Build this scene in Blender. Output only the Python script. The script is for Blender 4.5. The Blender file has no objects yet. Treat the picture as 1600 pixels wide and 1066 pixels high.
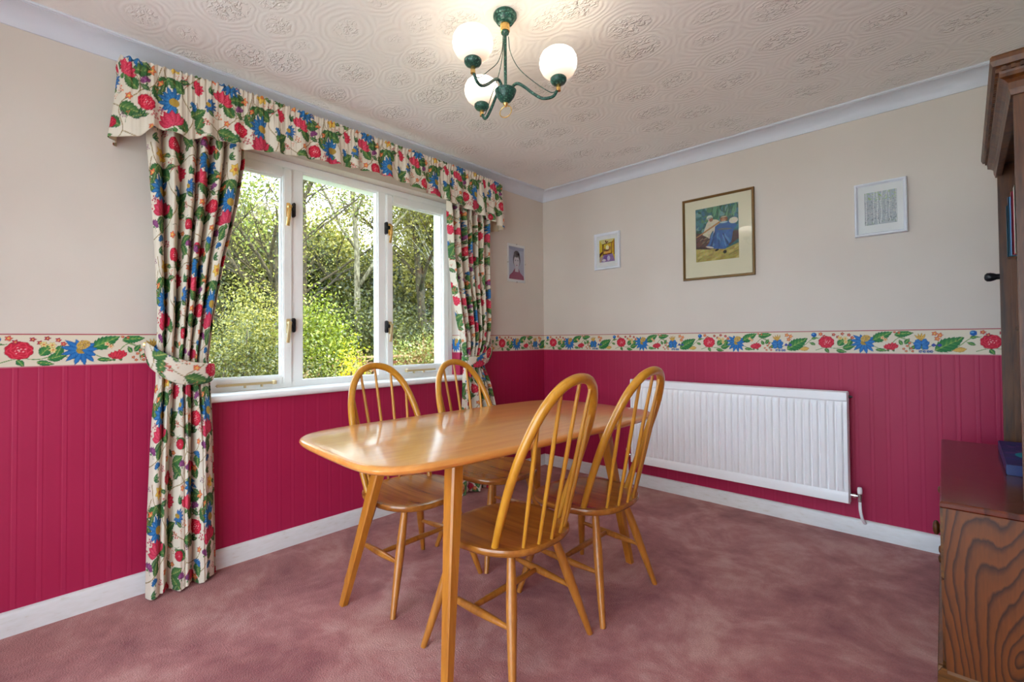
import bpy, bmesh, math, random
import numpy as np
from mathutils import Vector, Matrix

# ------------------------------------------------------------------ camera, sky, sun, exposure
sc = bpy.context.scene
COL = sc.collection
F_PX = 724.58
YAW, PITCH, ROLL = math.radians(42.949), math.radians(0.9729), math.radians(-0.4309)
CAM = Vector((2.5467, -3.1433, 1.0778))
fwd = Vector((-math.sin(YAW)*math.cos(PITCH), math.cos(YAW)*math.cos(PITCH), math.sin(PITCH)))
r0 = Vector((math.cos(YAW), math.sin(YAW), 0)); u0 = r0.cross(fwd)
rt = r0*math.cos(ROLL)+u0*math.sin(ROLL); up = -r0*math.sin(ROLL)+u0*math.cos(ROLL)
cd = bpy.data.cameras.new('camera'); cam = bpy.data.objects.new('camera', cd); COL.objects.link(cam)
cam.matrix_world = Matrix(((rt.x, up.x, -fwd.x, CAM.x), (rt.y, up.y, -fwd.y, CAM.y), (rt.z, up.z, -fwd.z, CAM.z), (0, 0, 0, 1)))
cd.sensor_width = 36; cd.lens = F_PX/1600*36; cd.shift_y = -14.48/1600; cd.clip_start = .02; cd.clip_end = 500
sc.camera = cam
sc.view_settings.view_transform = 'Standard'; sc.view_settings.look = 'None'
sc.view_settings.gamma = 1; sc.view_settings.use_curve_mapping = False
sc.view_settings.exposure = 1.42
try:
    sc.cycles.use_denoising = True; sc.cycles.max_bounces = 12; sc.cycles.diffuse_bounces = 7
    sc.cycles.transparent_max_bounces = 16; sc.cycles.sample_clamp_indirect = 8
except Exception: pass
SKY = 3.2
GLOBE = 2.4

world = bpy.data.worlds.new('sky'); sc.world = world; world.use_nodes = True
nt = world.node_tree; nt.nodes.clear()
wo = nt.nodes.new('ShaderNodeOutputWorld'); bg = nt.nodes.new('ShaderNodeBackground')
tc = nt.nodes.new('ShaderNodeTexCoord'); nz = nt.nodes.new('ShaderNodeTexNoise'); cr = nt.nodes.new('ShaderNodeValToRGB')
nz.inputs['Scale'].default_value = 3.0; nz.inputs['Detail'].default_value = 6
cr.color_ramp.elements[0].position = .40; cr.color_ramp.elements[0].color = (.42, .66, 1, 1)
cr.color_ramp.elements[1].position = .56; cr.color_ramp.elements[1].color = (.86, .94, 1, 1)
nt.links.new(tc.outputs['Generated'], nz.inputs['Vector']); nt.links.new(nz.outputs['Fac'], cr.inputs['Fac'])
nt.links.new(cr.outputs['Color'], bg.inputs['Color']); bg.inputs['Strength'].default_value = SKY
nt.links.new(bg.outputs[0], wo.inputs[0])

sd_ = bpy.data.lights.new('sun', 'SUN'); sd_.energy = 3.6; sd_.angle = math.radians(6); sd_.color = (1, .95, .86)
sun = bpy.data.objects.new('sun', sd_); COL.objects.link(sun); sun.location = (6, -3, 8)
sun.rotation_euler = Vector((.55, .32, .80)).to_track_quat('Z', 'Y').to_euler()

random.seed(7); rng = np.random.default_rng(7)
def lin(c):
    c = np.asarray(c, float)/255.; return np.where(c <= .04045, c/12.92, ((c+.055)/1.055)**2.4)
def L4(*c): return tuple(float(v) for v in lin(c)) + (1.0,)

# ------------------------------------------------------------------ materials
class NB:
    def __init__(s, name):
        s.m = bpy.data.materials.new(name); s.m.use_nodes = True; s.t = s.m.node_tree
        s.b = s.t.nodes['Principled BSDF']; s.o = s.t.nodes['Material Output']
    def n(s, k, **p):
        x = s.t.nodes.new('ShaderNode'+k)
        for a, v in p.items():
            if a.startswith('_'): x.inputs[a[1:].replace('_', ' ')].default_value = v
            else: setattr(x, a, v)
        return x
    def l(s, a, b): s.t.links.new(a, b)
    def obj(s, scale=(1, 1, 1), rot=(0, 0, 0), loc=(0, 0, 0)):
        a = s.n('TexCoord'); b = s.n('Mapping'); b.inputs['Scale'].default_value = scale
        b.inputs['Rotation'].default_value = rot; b.inputs['Location'].default_value = loc
        s.l(a.outputs['Object'], b.inputs['Vector']); return b.outputs[0]
    def ramp(s, fac, stops):
        r = s.n('ValToRGB'); e = r.color_ramp.elements
        while len(e) < len(stops): e.new(.5)
        for i, (p, c) in enumerate(stops): e[i].position = p; e[i].color = c
        s.l(fac, r.inputs['Fac']); return r.outputs['Color']
    def math(s, op, a, b=None, c=None):
        x = s.n('Math', operation=op)
        for i, v in enumerate((a, b, c)):
            if v is None: continue
            if isinstance(v, (int, float)): x.inputs[i].default_value = v
            else: s.l(v, x.inputs[i])
        return x.outputs[0]
    def mix(s, fac, a, b, mode='MIX'):
        x = s.n('Mix', data_type='RGBA', blend_type=mode)
        for i, v in ((0, fac), (6, a), (7, b)):
            if isinstance(v, (int, float, tuple)): x.inputs[i].default_value = v
            else: s.l(v, x.inputs[i])
        return x.outputs[2]
    def bump(s, h, strength=.3, dist=.002):
        x = s.n('Bump'); x.inputs['Strength'].default_value = strength; x.inputs['Distance'].default_value = dist
        s.l(h, x.inputs['Height']); s.l(x.outputs[0], s.b.inputs['Normal'])
    def base(s, c):
        if isinstance(c, tuple): s.b.inputs['Base Color'].default_value = c
        else: s.l(c, s.b.inputs['Base Color'])

def simple(name, c, rough=.5, metal=0, spec=.5, noise=.06, coat=0):
    k = NB(name); v = k.obj(); n = k.n('TexNoise', _Scale=9.0, _Detail=3.0); k.l(v, n.inputs['Vector'])
    lo = tuple(x*(1-noise) for x in c[:3])+(1,); hi = tuple(min(1, x*(1+noise)) for x in c[:3])+(1,)
    k.base(k.ramp(n.outputs['Fac'], [(.3, lo), (.7, hi)]))
    k.b.inputs['Roughness'].default_value = rough; k.b.inputs['Metallic'].default_value = metal
    k.b.inputs['Specular IOR Level'].default_value = spec; k.b.inputs['Coat Weight'].default_value = coat
    return k.m

def wood(name, light, dark, axis='x', scale=1.0, rough=.35, coat=.2, dens=26, contrast=1.0, distort=3.0):
    """straight-grained timber: long noise streaks along the axis, pores"""
    k = NB(name); st = {'x': (1.2, 14, 14), 'y': (14, 1.2, 14), 'z': (14, 14, 1.2)}[axis]
    v = k.obj(tuple(a*scale for a in st)); n1 = k.n('TexNoise', _Scale=1.6, _Detail=5.0, _Roughness=.6, _Distortion=.6); k.l(v, n1.inputs['Vector'])
    v2 = k.obj(tuple(a*scale*4 for a in st)); n2 = k.n('TexNoise', _Scale=2.0, _Detail=3.0); k.l(v2, n2.inputs['Vector'])
    f = k.math('ADD', k.math('MULTIPLY', n1.outputs['Fac'], .75), k.math('MULTIPLY', n2.outputs['Fac'], .25))
    k.base(k.ramp(f, [(.5-.14/contrast, dark), (.5+.12/contrast, light)]))
    k.b.inputs['Roughness'].default_value = rough; k.b.inputs['Coat Weight'].default_value = coat; k.b.inputs['Coat Roughness'].default_value = .12
    k.bump(n2.outputs['Fac'], .06, .001); return k.m

def cathedral(name, light, dark, plane='xz', center=(0, 0), rough=.3, dens=1.25):
    """plain-sawn oak: distorted nested rings drawn out along the board"""
    k = NB(name)
    tcx = k.n('TexCoord'); sp = k.n('SeparateXYZ'); k.l(tcx.outputs['Object'], sp.inputs[0])
    a = sp.outputs['XYZ'.index(plane[0].upper())]; b = sp.outputs['XYZ'.index(plane[1].upper())]
    cb = k.n('CombineXYZ'); k.l(k.math('MULTIPLY', k.math('SUBTRACT', a, center[0]), 3.2), cb.inputs[0]); k.l(k.math('SUBTRACT', b, center[1]), cb.inputs[1])
    nz1 = k.n('TexNoise', _Scale=1.9, _Detail=1.5); k.l(cb.outputs[0], nz1.inputs['Vector'])
    dv = k.n('VectorMath', operation='SCALE'); dv.inputs['Scale'].default_value = .50
    sb = k.n('VectorMath', operation='SUBTRACT'); sb.inputs[1].default_value = (.5, .5, .5)
    k.l(nz1.outputs['Color'], sb.inputs[0]); k.l(sb.outputs[0], dv.inputs[0])
    ad = k.n('VectorMath', operation='ADD'); k.l(cb.outputs[0], ad.inputs[0]); k.l(dv.outputs[0], ad.inputs[1])
    ln = k.n('VectorMath', operation='LENGTH'); k.l(ad.outputs[0], ln.inputs[0])
    ph = k.math('MULTIPLY', ln.outputs['Value'], 16*dens)
    nz2 = k.n('TexNoise', _Scale=22.0, _Detail=2.0); k.l(cb.outputs[0], nz2.inputs['Vector'])
    ph = k.math('ADD', ph, k.math('MULTIPLY', nz2.outputs['Fac'], .35))
    fr = k.math('FRACT', ph)
    line = k.ramp(fr, [(0, (0, 0, 0, 1)), (.55, (.25, .25, .25, 1)), (.86, (1, 1, 1, 1)), (1, (.0, .0, .0, 1))])
    v2 = k.obj((60, 60, 6) if plane == 'xz' else (60, 6, 60)); n3 = k.n('TexNoise', _Scale=3.0, _Detail=3.0); k.l(v2, n3.inputs['Vector'])
    c = k.mix(line, light, dark); k.base(k.mix(k.math('MULTIPLY', n3.outputs['Fac'], .5), c, dark))
    k.b.inputs['Roughness'].default_value = rough; k.b.inputs['Coat Weight'].default_value = .25 if plane == 'xy' else .05; k.b.inputs['Coat Roughness'].default_value = .1
    return k.m

def vcol(name, rough=.85, weave=0, sheen=0, spec=.3, gloss_coat=0):
    k = NB(name); a = k.n('Attribute'); a.attribute_name = 'paint'; 
    if weave:
        v = k.obj((1, 1, 1)); n = k.n('TexNoise', _Scale=900.0, _Detail=1.0); k.l(v, n.inputs['Vector']); k.bump(n.outputs['Fac'], .25, .0006)
        k.base(k.mix(.12, a.outputs['Color'], k.mix(n.outputs['Fac'], (.3, .3, .3, 1), (1, 1, 1, 1)), 'MULTIPLY'))
    else:
        v = k.obj(); n = k.n('TexNoise', _Scale=300.0); k.l(v, n.inputs['Vector'])
        k.base(k.mix(.06, a.outputs['Color'], n.outputs['Color'], 'MULTIPLY'))
    k.b.inputs['Roughness'].default_value = rough; k.b.inputs['Specular IOR Level'].default_value = spec; k.b.inputs['Coat Weight'].default_value = gloss_coat
    return k.m

M = {}
def mats():
    # carpet: dusky rose pile with brushed light and dark patches of nap
    k = NB('rose_carpet'); v = k.obj(); n1 = k.n('TexNoise', _Scale=2.9, _Detail=5.0, _Distortion=.5, _Roughness=.66); k.l(v, n1.inputs['Vector'])
    n2 = k.n('TexNoise', _Scale=190.0, _Detail=3.0); k.l(v, n2.inputs['Vector']); n3 = k.n('TexNoise', _Scale=14.0, _Detail=4.0); k.l(v, n3.inputs['Vector'])
    f = k.math('ADD', k.math('MULTIPLY', n1.outputs['Fac'], .78), k.math('MULTIPLY', n3.outputs['Fac'], .22))
    c = k.ramp(f, [(.36, L4(146, 70, 72)), (.50, L4(178, 108, 104)), (.64, L4(206, 152, 142))])
    k.base(k.mix(.5, c, k.ramp(n2.outputs['Fac'], [(.3, (.55, .5, .5, 1)), (.7, (1, 1, 1, 1))]), 'MULTIPLY'))
    k.b.inputs['Roughness'].default_value = 1; k.b.inputs['Specular IOR Level'].default_value = .1; k.b.inputs['Sheen Weight'].default_value = .25; k.b.inputs['Sheen Roughness'].default_value = .6
    k.bump(n2.outputs['Fac'], .7, .006); M['carpet'] = k.m
    # lower wallpaper with embossed pairs of stripes; upper paint. one wall material split at the dado by height
    def wall(name, axis, off):
        k = NB(name); tcx = k.n('TexCoord'); sp = k.n('SeparateXYZ'); k.l(tcx.outputs['Object'], sp.inputs[0])
        co = sp.outputs[axis]; z = sp.outputs[2]
        fr = k.math('FRACT', k.math('DIVIDE', k.math('ADD', co, off), .0675))
        band = k.ramp(fr, [(0, (.5, .5, .5, 1)), (.10, (0, 0, 0, 1)), (.15, (1, 1, 1, 1)), (.30, (1, 1, 1, 1)), (.35, (0, 0, 0, 1)), (.45, (.5, .5, .5, 1))])
        n = k.n('TexNoise', _Scale=60.0, _Detail=3.0); k.l(tcx.outputs['Object'], n.inputs['Vector'])
        low = k.math('LESS_THAN', z, 1.05)
        n9 = k.n('TexNoise', _Scale=2.0, _Detail=2.0); k.l(tcx.outputs['Object'], n9.inputs['Vector'])
        pink = k.mix(k.math('MULTIPLY', band, .22), k.ramp(n9.outputs['Fac'], [(.3, L4(162, 22, 68)), (.7, L4(170, 26, 73))]), L4(192, 54, 96))
        cream = k.ramp(n9.outputs['Fac'], [(.3, L4(211, 201, 190)), (.7, L4(217, 208, 197))])
        k.base(k.mix(low, cream, pink))
        h = k.math('ADD', k.math('MULTIPLY', k.math('MULTIPLY', band, low), 1.0), k.math('MULTIPLY', n.outputs['Fac'], .12))
        k.bump(h, .32, .002)
        k.l(k.math('SUBTRACT', .75, k.math('MULTIPLY', low, .27)), k.b.inputs['Roughness']); k.b.inputs['Specular IOR Level'].default_value = .35
        return k.m
    M['wall_left'] = wall('wallpaper_window_wall', 1, 3.14+.0135); M['wall_back'] = wall('wallpaper_radiator_wall', 0, -.0275+.0135)
    # ceiling: hand-combed textured plaster, stippled pads inside swirled combing
    k = NB('textured_ceiling'); v = k.obj((4.6, 6.2, 4.6)); vo = k.n('TexVoronoi', feature='F1'); vo.inputs['Scale'].default_value = 1; vo.inputs['Randomness'].default_value = .55
    nd = k.n('TexNoise', _Scale=2.2, _Detail=2.0); k.l(v, nd.inputs['Vector'])
    wv = k.mix(.16, v, nd.outputs['Color']); k.l(wv, vo.inputs['Vector'])
    d = vo.outputs['Distance']
    ring = k.math('SINE', k.math('MULTIPLY', d, 62.0))
    outer = k.ramp(d, [(.30, (0, 0, 0, 1)), (.40, (1, 1, 1, 1)), (.75, (.35, .35, .35, 1))])
    st = k.n('TexNoise', _Scale=44.0, _Detail=1.0, _Roughness=.5, _Distortion=.8); k.l(k.obj((1, 1.5, 1)), st.inputs['Vector'])
    stp = k.ramp(st.outputs['Fac'], [(.46, (0, 0, 0, 1)), (.66, (1, 1, 1, 1))])
    pad = k.ramp(d, [(.22, (1, 1, 1, 1)), (.42, (0, 0, 0, 1))])
    h = k.math('ADD', k.math('MULTIPLY', k.math('MULTIPLY', ring, outer), .10), k.math('MULTIPLY', k.math('MULTIPLY', stp, pad), .95))
    k.bump(h, .8, .008); k.base(L4(238, 235, 229)); k.b.inputs['Roughness'].default_value = .6; k.b.inputs['Specular IOR Level'].default_value = .45
    M['ceiling'] = k.m
    M['cornice'] = simple('white_cornice', L4(214, 218, 226), .6, noise=.02)
    k = NB('white_skirting'); v = k.obj((3, 3, 12)); n = k.n('TexNoise', _Scale=7.0, _Detail=5.0); k.l(v, n.inputs['Vector'])
    k.base(k.ramp(n.outputs['Fac'], [(.30, L4(212, 209, 202)), (.37, L4(221, 221, 219)), (.7, L4(227, 228, 228))])); k.b.inputs['Roughness'].default_value = .35; M['skirt'] = k.m
    M['frame_white'] = simple('window_gloss_white', L4(244, 247, 245), .28, noise=.015)
    M['sill_white'] = simple('sill_gloss_white', L4(246, 249, 248), .25, noise=.015)
    M['soffit'] = simple('reveal_plaster', L4(220, 210, 198), .8, noise=.02)
    k = NB('window_glass'); k.t.nodes.remove(k.b); tr = k.n('BsdfTransparent'); tr.inputs[0].default_value = (.97, .98, .97, 1); gl = k.n('BsdfGlossy'); gl.inputs['Roughness'].default_value = .02
    lw = k.n('LayerWeight'); fz = k.math('ADD', k.math('MULTIPLY', k.math('POWER', lw.outputs['Facing'], 5.0), .9), .035); mx = k.n('MixShader'); k.l(fz, mx.inputs[0]); k.l(tr.outputs[0], mx.inputs[1]); k.l(gl.outputs[0], mx.inputs[2]); k.l(mx.outputs[0], k.o.inputs[0]); M['glass'] = k.m
    M['fabric'] = vcol('floral_chintz', .8, weave=1)
    M['border'] = vcol('floral_border_paper', .6)
    M['print'] = vcol('printed_paper', .7)
    M['lining'] = simple('cream_lining', L4(214, 198, 166), .9)
    M['tabletop'] = wood('honey_elm_tabletop', L4(238, 164, 82), L4(216, 132, 56), 'y', 1.0, .28, .9, contrast=.7)
    M['table_leg'] = wood('honey_elm_leg', L4(200, 130, 42), L4(166, 100, 26), 'z', 1.2, .35, .25, contrast=.8)
    M['bow'] = wood('golden_beech_bow', L4(208, 146, 42), L4(184, 120, 26), 'z', 1.0, .3, .35, contrast=.7)
    M['seat'] = wood('worn_elm_seat', L4(188, 122, 44), L4(132, 76, 28), 'x', .6, .27, .4, contrast=.85)
    M['chair_leg'] = wood('golden_beech_leg', L4(192, 124, 46), L4(156, 94, 32), 'z', 1.4, .35, .2, contrast=.8)
    M['rad'] = simple('radiator_enamel', L4(242, 242, 243), .3, noise=.01)
    M['chrome'] = simple('chrome', (.75, .75, .76, 1), .2, 1)
    M['brass'] = simple('polished_brass', L4(228, 190, 116), .25, .9)
    M['antique'] = simple('aged_cream_brass', L4(206, 186, 140), .4, .25)
    M['iron'] = simple('black_iron', L4(22, 22, 28), .35)
    k = NB('mottled_green_enamel'); v = k.obj(); n = k.n('TexNoise', _Scale=160.0, _Detail=2.0); k.l(v, n.inputs['Vector'])
    k.base(k.ramp(n.outputs['Fac'], [(.4, L4(12, 52, 46)), (.6, L4(30, 92, 76)), (.72, L4(120, 160, 140))])); k.b.inputs['Roughness'].default_value = .35; M['green'] = k.m
    k = NB('opal_glass'); k.base(L4(250, 245, 235)); k.b.inputs['Roughness'].default_value = .25
    tcz = k.n('TexCoord'); spz = k.n('SeparateXYZ'); k.l(tcz.outputs['Object'], spz.inputs[0]); fz = k.math('DIVIDE', k.math('ADD', spz.outputs[2], .271), .096)
    k.l(k.ramp(fz, [(0, (.9, .62, .40, 1)), (.35, (1, .86, .70, 1)), (1, (1, .93, .82, 1))]), k.b.inputs['Emission Color'])
    k.l(k.ramp(fz, [(0, (.22, .22, .22, 1)), (.28, (.5, .5, .5, 1)), (.6, (2, 2, 2, 1)), (1, (2, 2, 2, 1))]), k.b.inputs['Emission Strength']); M['globe'] = k.m
    M['oak_side'] = cathedral('dark_oak_cathedral', L4(124, 64, 2), L4(50, 20, 0), 'xz', (2.685, .28), .42)
    M['oak_top'] = cathedral('dark_oak_top', L4(106, 40, 12), L4(66, 22, 6), 'xy', (2.66, -.55), .18, dens=.8)
    M['oak'] = wood('dark_oak', L4(106, 58, 8), L4(58, 28, 4), 'z', 1.3, .45, .06)
    M['oak_h'] = wood('dark_oak_rail', L4(116, 70, 12), L4(66, 36, 6), 'x', 1.3, .4, .08)
    M['oak_dark'] = wood('dark_oak_back', L4(66, 36, 12), L4(34, 18, 6), 'z', 1.3, .45, .1)
mats()

# ------------------------------------------------------------------ mesh helpers
def link(name, me, mat=None, parent=None, smooth=False):
    o = bpy.data.objects.new(name, me); COL.objects.link(o)
    if mat is not None: me.materials.append(mat)
    if smooth:
        me.polygons.foreach_set('use_smooth', [True]*len(me.polygons))
    if parent is not None: o.parent = parent
    return o
def bm_obj(name, bm, mat=None, parent=None, smooth=False, sharp=None):
    bmesh.ops.recalc_face_normals(bm, faces=bm.faces[:])
    me = bpy.data.meshes.new(name); bm.to_mesh(me); bm.free()
    o = link(name, me, mat, parent, smooth)
    if sharp is not None:
        try: me.set_sharp_from_angle(angle=math.radians(sharp))
        except Exception: pass
    return o
def empty(name, loc, rz=0):
    o = bpy.data.objects.new(name, None); COL.objects.link(o); o.location = loc; o.rotation_euler = (0, 0, rz); return o
def tag(o, label=None, cat=None, group=None, kind=None):
    if label: o['label'] = label
    if cat: o['category'] = cat
    if group: o['group'] = group
    if kind: o['kind'] = kind
    return o
def struct(o, label=None, cat=None): return tag(o, label, cat, kind='structure')
def box(bm, x0, x1, y0, y1, z0, z1, bev=0, seg=2):
    r = bmesh.ops.create_cube(bm, size=1); vs = r['verts']
    for v in vs: v.co = Vector(((x0+x1)/2+v.co.x*(x1-x0), (y0+y1)/2+v.co.y*(y1-y0), (z0+z1)/2+v.co.z*(z1-z0)))
    if bev:
        es = list({e for v in vs for e in v.link_edges})
        bmesh.ops.bevel(bm, geom=es, offset=bev, segments=seg, affect='EDGES', clamp_overlap=True)
def boxo(name, dims, mat, parent=None, bev=0.002, seg=2):
    bm = bmesh.new(); box(bm, *dims, bev=bev, seg=seg); return bm_obj(name, bm, mat, parent, True, 35)
def catmull(P, n=8):
    P = [Vector(p) for p in P]; out = []
    for i in range(len(P)-1):
        a = P[i-1] if i else P[0]*2-P[1]; b, c = P[i], P[i+1]; d = P[i+2] if i+2 < len(P) else P[-1]*2-P[-2]
        for k in range(n):
            t = k/n; out.append(.5*((2*b)+(c-a)*t+(2*a-5*b+4*c-d)*t*t+(3*b-a-3*c+d)*t**3))
    out.append(P[-1]); return out
def tube(bm, pts, rad, n=12, closed=False, ell=None, cap=True):
    pts = [Vector(p) for p in pts]; N = len(pts)
    rads = [rad(i/(N-1)) if callable(rad) else (rad[i] if hasattr(rad, '__len__') else rad) for i in range(N)]
    rings = []; prev = None
    for i, p in enumerate(pts):
        if closed: t = (pts[(i+1) % N]-pts[i-1]).normalized()
        else: t = (pts[min(i+1, N-1)]-pts[max(i-1, 0)]).normalized()
        if prev is None:
            a = Vector((0, 0, 1)) if abs(t.z) < .9 else Vector((1, 0, 0)); nrm = (a-t*a.dot(t)).normalized()
        else: nrm = (prev-t*prev.dot(t)).normalized()
        prev = nrm; b = t.cross(nrm)
        e = ell or (1, 1)
        rings.append([bm.verts.new(p+nrm*(math.cos(k/n*2*math.pi)*rads[i]*e[0])+b*(math.sin(k/n*2*math.pi)*rads[i]*e[1])) for k in range(n)])
    for i in range(N if closed else N-1):
        A, B = rings[i], rings[(i+1) % N]
        for k in range(n): bm.faces.new((A[k], A[(k+1) % n], B[(k+1) % n], B[k]))
    if cap and not closed:
        bm.faces.new(rings[0][::-1]); bm.faces.new(rings[-1])
def tubeo(name, pts, rad, mat, parent=None, n=12, **k):
    bm = bmesh.new(); tube(bm, pts, rad, n, **k); return bm_obj(name, bm, mat, parent, True, 60)
def lathe(bm, prof, center=(0, 0, 0), n=28, axis=None):
    """profile of (r, z); closed with end fans when r = 0"""
    c = Vector(center); q = Vector(axis).to_track_quat('Z', 'Y') if axis else None; rings = []
    for r, z in prof:
        if r < 1e-6: pl = [Vector((0, 0, z))]
        else: pl = [Vector((math.cos(k/n*2*math.pi)*r, math.sin(k/n*2*math.pi)*r, z)) for k in range(n)]
        rings.append([bm.verts.new(c+(q @ p if q else p)) for p in pl])
    for A, B in zip(rings, rings[1:]):
        for k in range(n):
            a = [A[k % len(A)], A[(k+1) % len(A)], B[(k+1) % len(B)], B[k % len(B)]]
            a = [v for i, v in enumerate(a) if v not in a[:i]]
            if len(a) > 2: bm.faces.new(a)
def latheo(name, prof, center, mat, parent=None, n=28, axis=None):
    bm = bmesh.new(); lathe(bm, prof, center, n, axis); return bm_obj(name, bm, mat, parent, True, 50)
def prism(bm, prof, a, b, fn):
    """sweep closed 2D profile between parameters a and b; fn(p, q, t) -> 3D"""
    A = [bm.verts.new(fn(p, q, a)) for p, q in prof]; B = [bm.verts.new(fn(p, q, b)) for p, q in prof]; n = len(prof)
    for i in range(n): bm.faces.new((A[i], A[(i+1) % n], B[(i+1) % n], B[i]))
    bm.faces.new(A[::-1]); bm.faces.new(B)
def grid(name, P, C=None, mat=None, parent=None, smooth=True, flip=False):
    n, m = P.shape[:2]; me = bpy.data.meshes.new(name)
    idx = np.arange(n*m).reshape(n, m)
    q = np.stack([idx[:-1, :-1], idx[:-1, 1:], idx[1:, 1:], idx[1:, :-1]], -1).reshape(-1, 4)
    if flip: q = q[:, ::-1]
    me.vertices.add(n*m); me.vertices.foreach_set('co', P.reshape(-1).astype(np.float32))
    me.loops.add(q.size); me.loops.foreach_set('vertex_index', q.reshape(-1).astype(np.int32))
    me.polygons.add(len(q)); me.polygons.foreach_set('loop_start', (np.arange(len(q))*4).astype(np.int32))
    me.update(calc_edges=True); me.validate()
    if C is not None:
        a = me.color_attributes.new('paint', 'FLOAT_COLOR', 'POINT')
        a.data.foreach_set('color', np.concatenate([lin(C.reshape(-1, 3)), np.ones((n*m, 1))], 1).reshape(-1).astype(np.float32))
    return link(name, me, mat, parent, smooth)

# ------------------------------------------------------------------ painting helper (patterns carried by dense cloth / paper meshes)
class Canvas:
    def __init__(s, w, h, px, bg, wrap=True):
        s.w, s.h, s.px, s.wrap = w, h, px, wrap; s.nx, s.ny = int(round(w/px)), int(round(h/px))
        s.a = np.ones((s.ny, s.nx, 3))*np.array(bg, float)
        s.X, s.Y = np.meshgrid((np.arange(s.nx)+.5)*px, (np.arange(s.ny)+.5)*px)
    def loc(s, cx, cy, ang=0):
        dx, dy = s.X-cx, s.Y-cy
        if s.wrap:
            dx = (dx+s.w/2) % s.w-s.w/2
            if s.wrap != 'x': dy = (dy+s.h/2) % s.h-s.h/2
        c, n = math.cos(ang), math.sin(ang); return dx*c+dy*n, -dx*n+dy*c
    def put(s, sd, col):
        """sd: signed distance in metres (negative inside); col: rgb or array"""
        m = np.clip(.5-sd/s.px, 0, 1)[..., None]; s.a = s.a*(1-m)+np.asarray(col, float)*m
    def ell(s, cx, cy, rx, ry, col, ang=0):
        u, v = s.loc(cx, cy, ang); s.put((np.hypot(u/rx, v/ry)-1)*min(rx, ry), col)
    def poly(s, pts, col):
        X, Y = s.X, s.Y; ins = np.zeros(X.shape, bool); n = len(pts)
        for i in range(n):
            x1, y1 = pts[i]; x2, y2 = pts[(i+1) % n]
            if y1 == y2: continue
            ins ^= ((y1 > Y) != (y2 > Y)) & (X < (x2-x1)*(Y-y1)/(y2-y1)+x1)
        s.put(np.where(ins, -1, 1), col)
    def stem(s, pts, w, col):
        P = catmull([(p[0], p[1], 0) for p in pts], 6); best = np.full(s.X.shape, 9.)
        for a, b in zip(P, P[1:]):
            u, v = s.loc(a.x, a.y); dx, dy = b.x-a.x, b.y-a.y; L = dx*dx+dy*dy+1e-9
            t = np.clip((u*dx+v*dy)/L, 0, 1); best = np.minimum(best, np.hypot(u-t*dx, v-t*dy))
        s.put(best-w/2, col)
    def leaf(s, cx, cy, ang, ln, wd, c1=(44, 118, 62), c2=(150, 172, 84), ser=7, rib=(196, 190, 110)):
        u, v = s.loc(cx, cy, ang); t = np.clip(u/ln, 0, 1)
        w = wd*np.sin(math.pi*t**.8)*(1+.24*(((t*ser-np.abs(v)/ln*1.2) % 1)-.5)*(ser > 0))
        sd = np.where((u > 0) & (u < ln), np.abs(v)-w, .01)
        sh = (.5+.5*np.sin((u-np.abs(v)*.9)/ln*2*math.pi*6))*.55+.35*(v > 0)
        edge = np.clip(np.abs(v)/(w+1e-4), 0, 1)[..., None]; k = np.clip(sh, 0, 1)[..., None]
        col = np.array(c2)*(1-edge)*k+np.array(c1)*(1-(1-edge)*k); s.put(sd-.0006, np.array(c1)*.6); s.put(sd+.0004, col)
        s.put(np.where((u > 0) & (u < ln*.93), np.abs(v)-.0006, .01), rib)
    def petal(s, cx, cy, ang, ln, wd, c1, c2, vein=True, p=1.3):
        u, v = s.loc(cx, cy, ang); t = np.clip(u/ln, 0, 1); w = wd*np.sin(math.pi*np.clip(t**p, 0, 1))
        sd = np.where((u > 0) & (u < ln), np.abs(v)-w, .01); e = np.clip(np.abs(v)/(w+1e-4), 0, 1)
        st = (.5+.5*np.sin((u-np.abs(v)*.7)*2*math.pi/.0048)) if vein else 0.5
        f = np.clip((1-e)*.8*st+.25*(1-t), 0, 1)[..., None]
        s.put(sd-.0004, np.array(c1)*.6); s.put(sd+.0004, np.array(c1)*(1-f)+np.array(c2)*f)
    def lotus(s, cx, cy, ang, R, c1=(22, 88, 152), c2=(80, 150, 196)):
        for d in (-112, 112, -84, 84, -56, 56, -28, 28, 0): s.petal(cx, cy, ang+math.radians(d), R*(1.12 if abs(d) < 100 else .85), R*.155, c1, c2, p=1.1)
        a = ang+math.pi; ox, oy = cx+math.cos(a)*R*.08, cy+math.sin(a)*R*.08
        u, v = s.loc(ox, oy, ang); r = R*.36
        k = (.5+.5*np.sin(u*2*math.pi/.006)*np.sin(v*2*math.pi/.006))[..., None]
        s.put((np.hypot(u/r, v/(r*.8))-1)*r, np.array((206, 168, 72))*k+np.array((132, 108, 40))*(1-k))
    def rose(s, cx, cy, R, c1=(186, 18, 52), c2=(232, 74, 92)):
        u, v = s.loc(cx, cy); r = np.hypot(u, v*1.1); th = np.arctan2(v, u)
        s.put(r-R*(1+.09*np.abs(np.sin(th*5)))-.0006, (120, 10, 34)); s.put(r-R*(1+.09*np.abs(np.sin(th*5)))+.0005, c1)
        for q, n in ((.82, 6), (.56, 5), (.30, 3)):
            k = np.abs(r-R*q*(1+.14*np.sin(th*n+q*9)))-R*.045; s.put(k, c2)
        for i in range(9):
            a = i*2.4; s.ell(cx+math.cos(a)*R*.12*i**.85*.7, cy+math.sin(a)*R*.10*i**.85*.7, R*.07, R*.05, (246, 206, 200))
    def daisy(s, cx, cy, R, c1, c2, n=6, cc=(226, 186, 90), a0=0):
        for i in range(n): s.petal(cx, cy, a0+i*2*math.pi/n, R, R*.30, c1, c2, False, .8)
        s.ell(cx, cy, R*.26, R*.26, cc)
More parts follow.
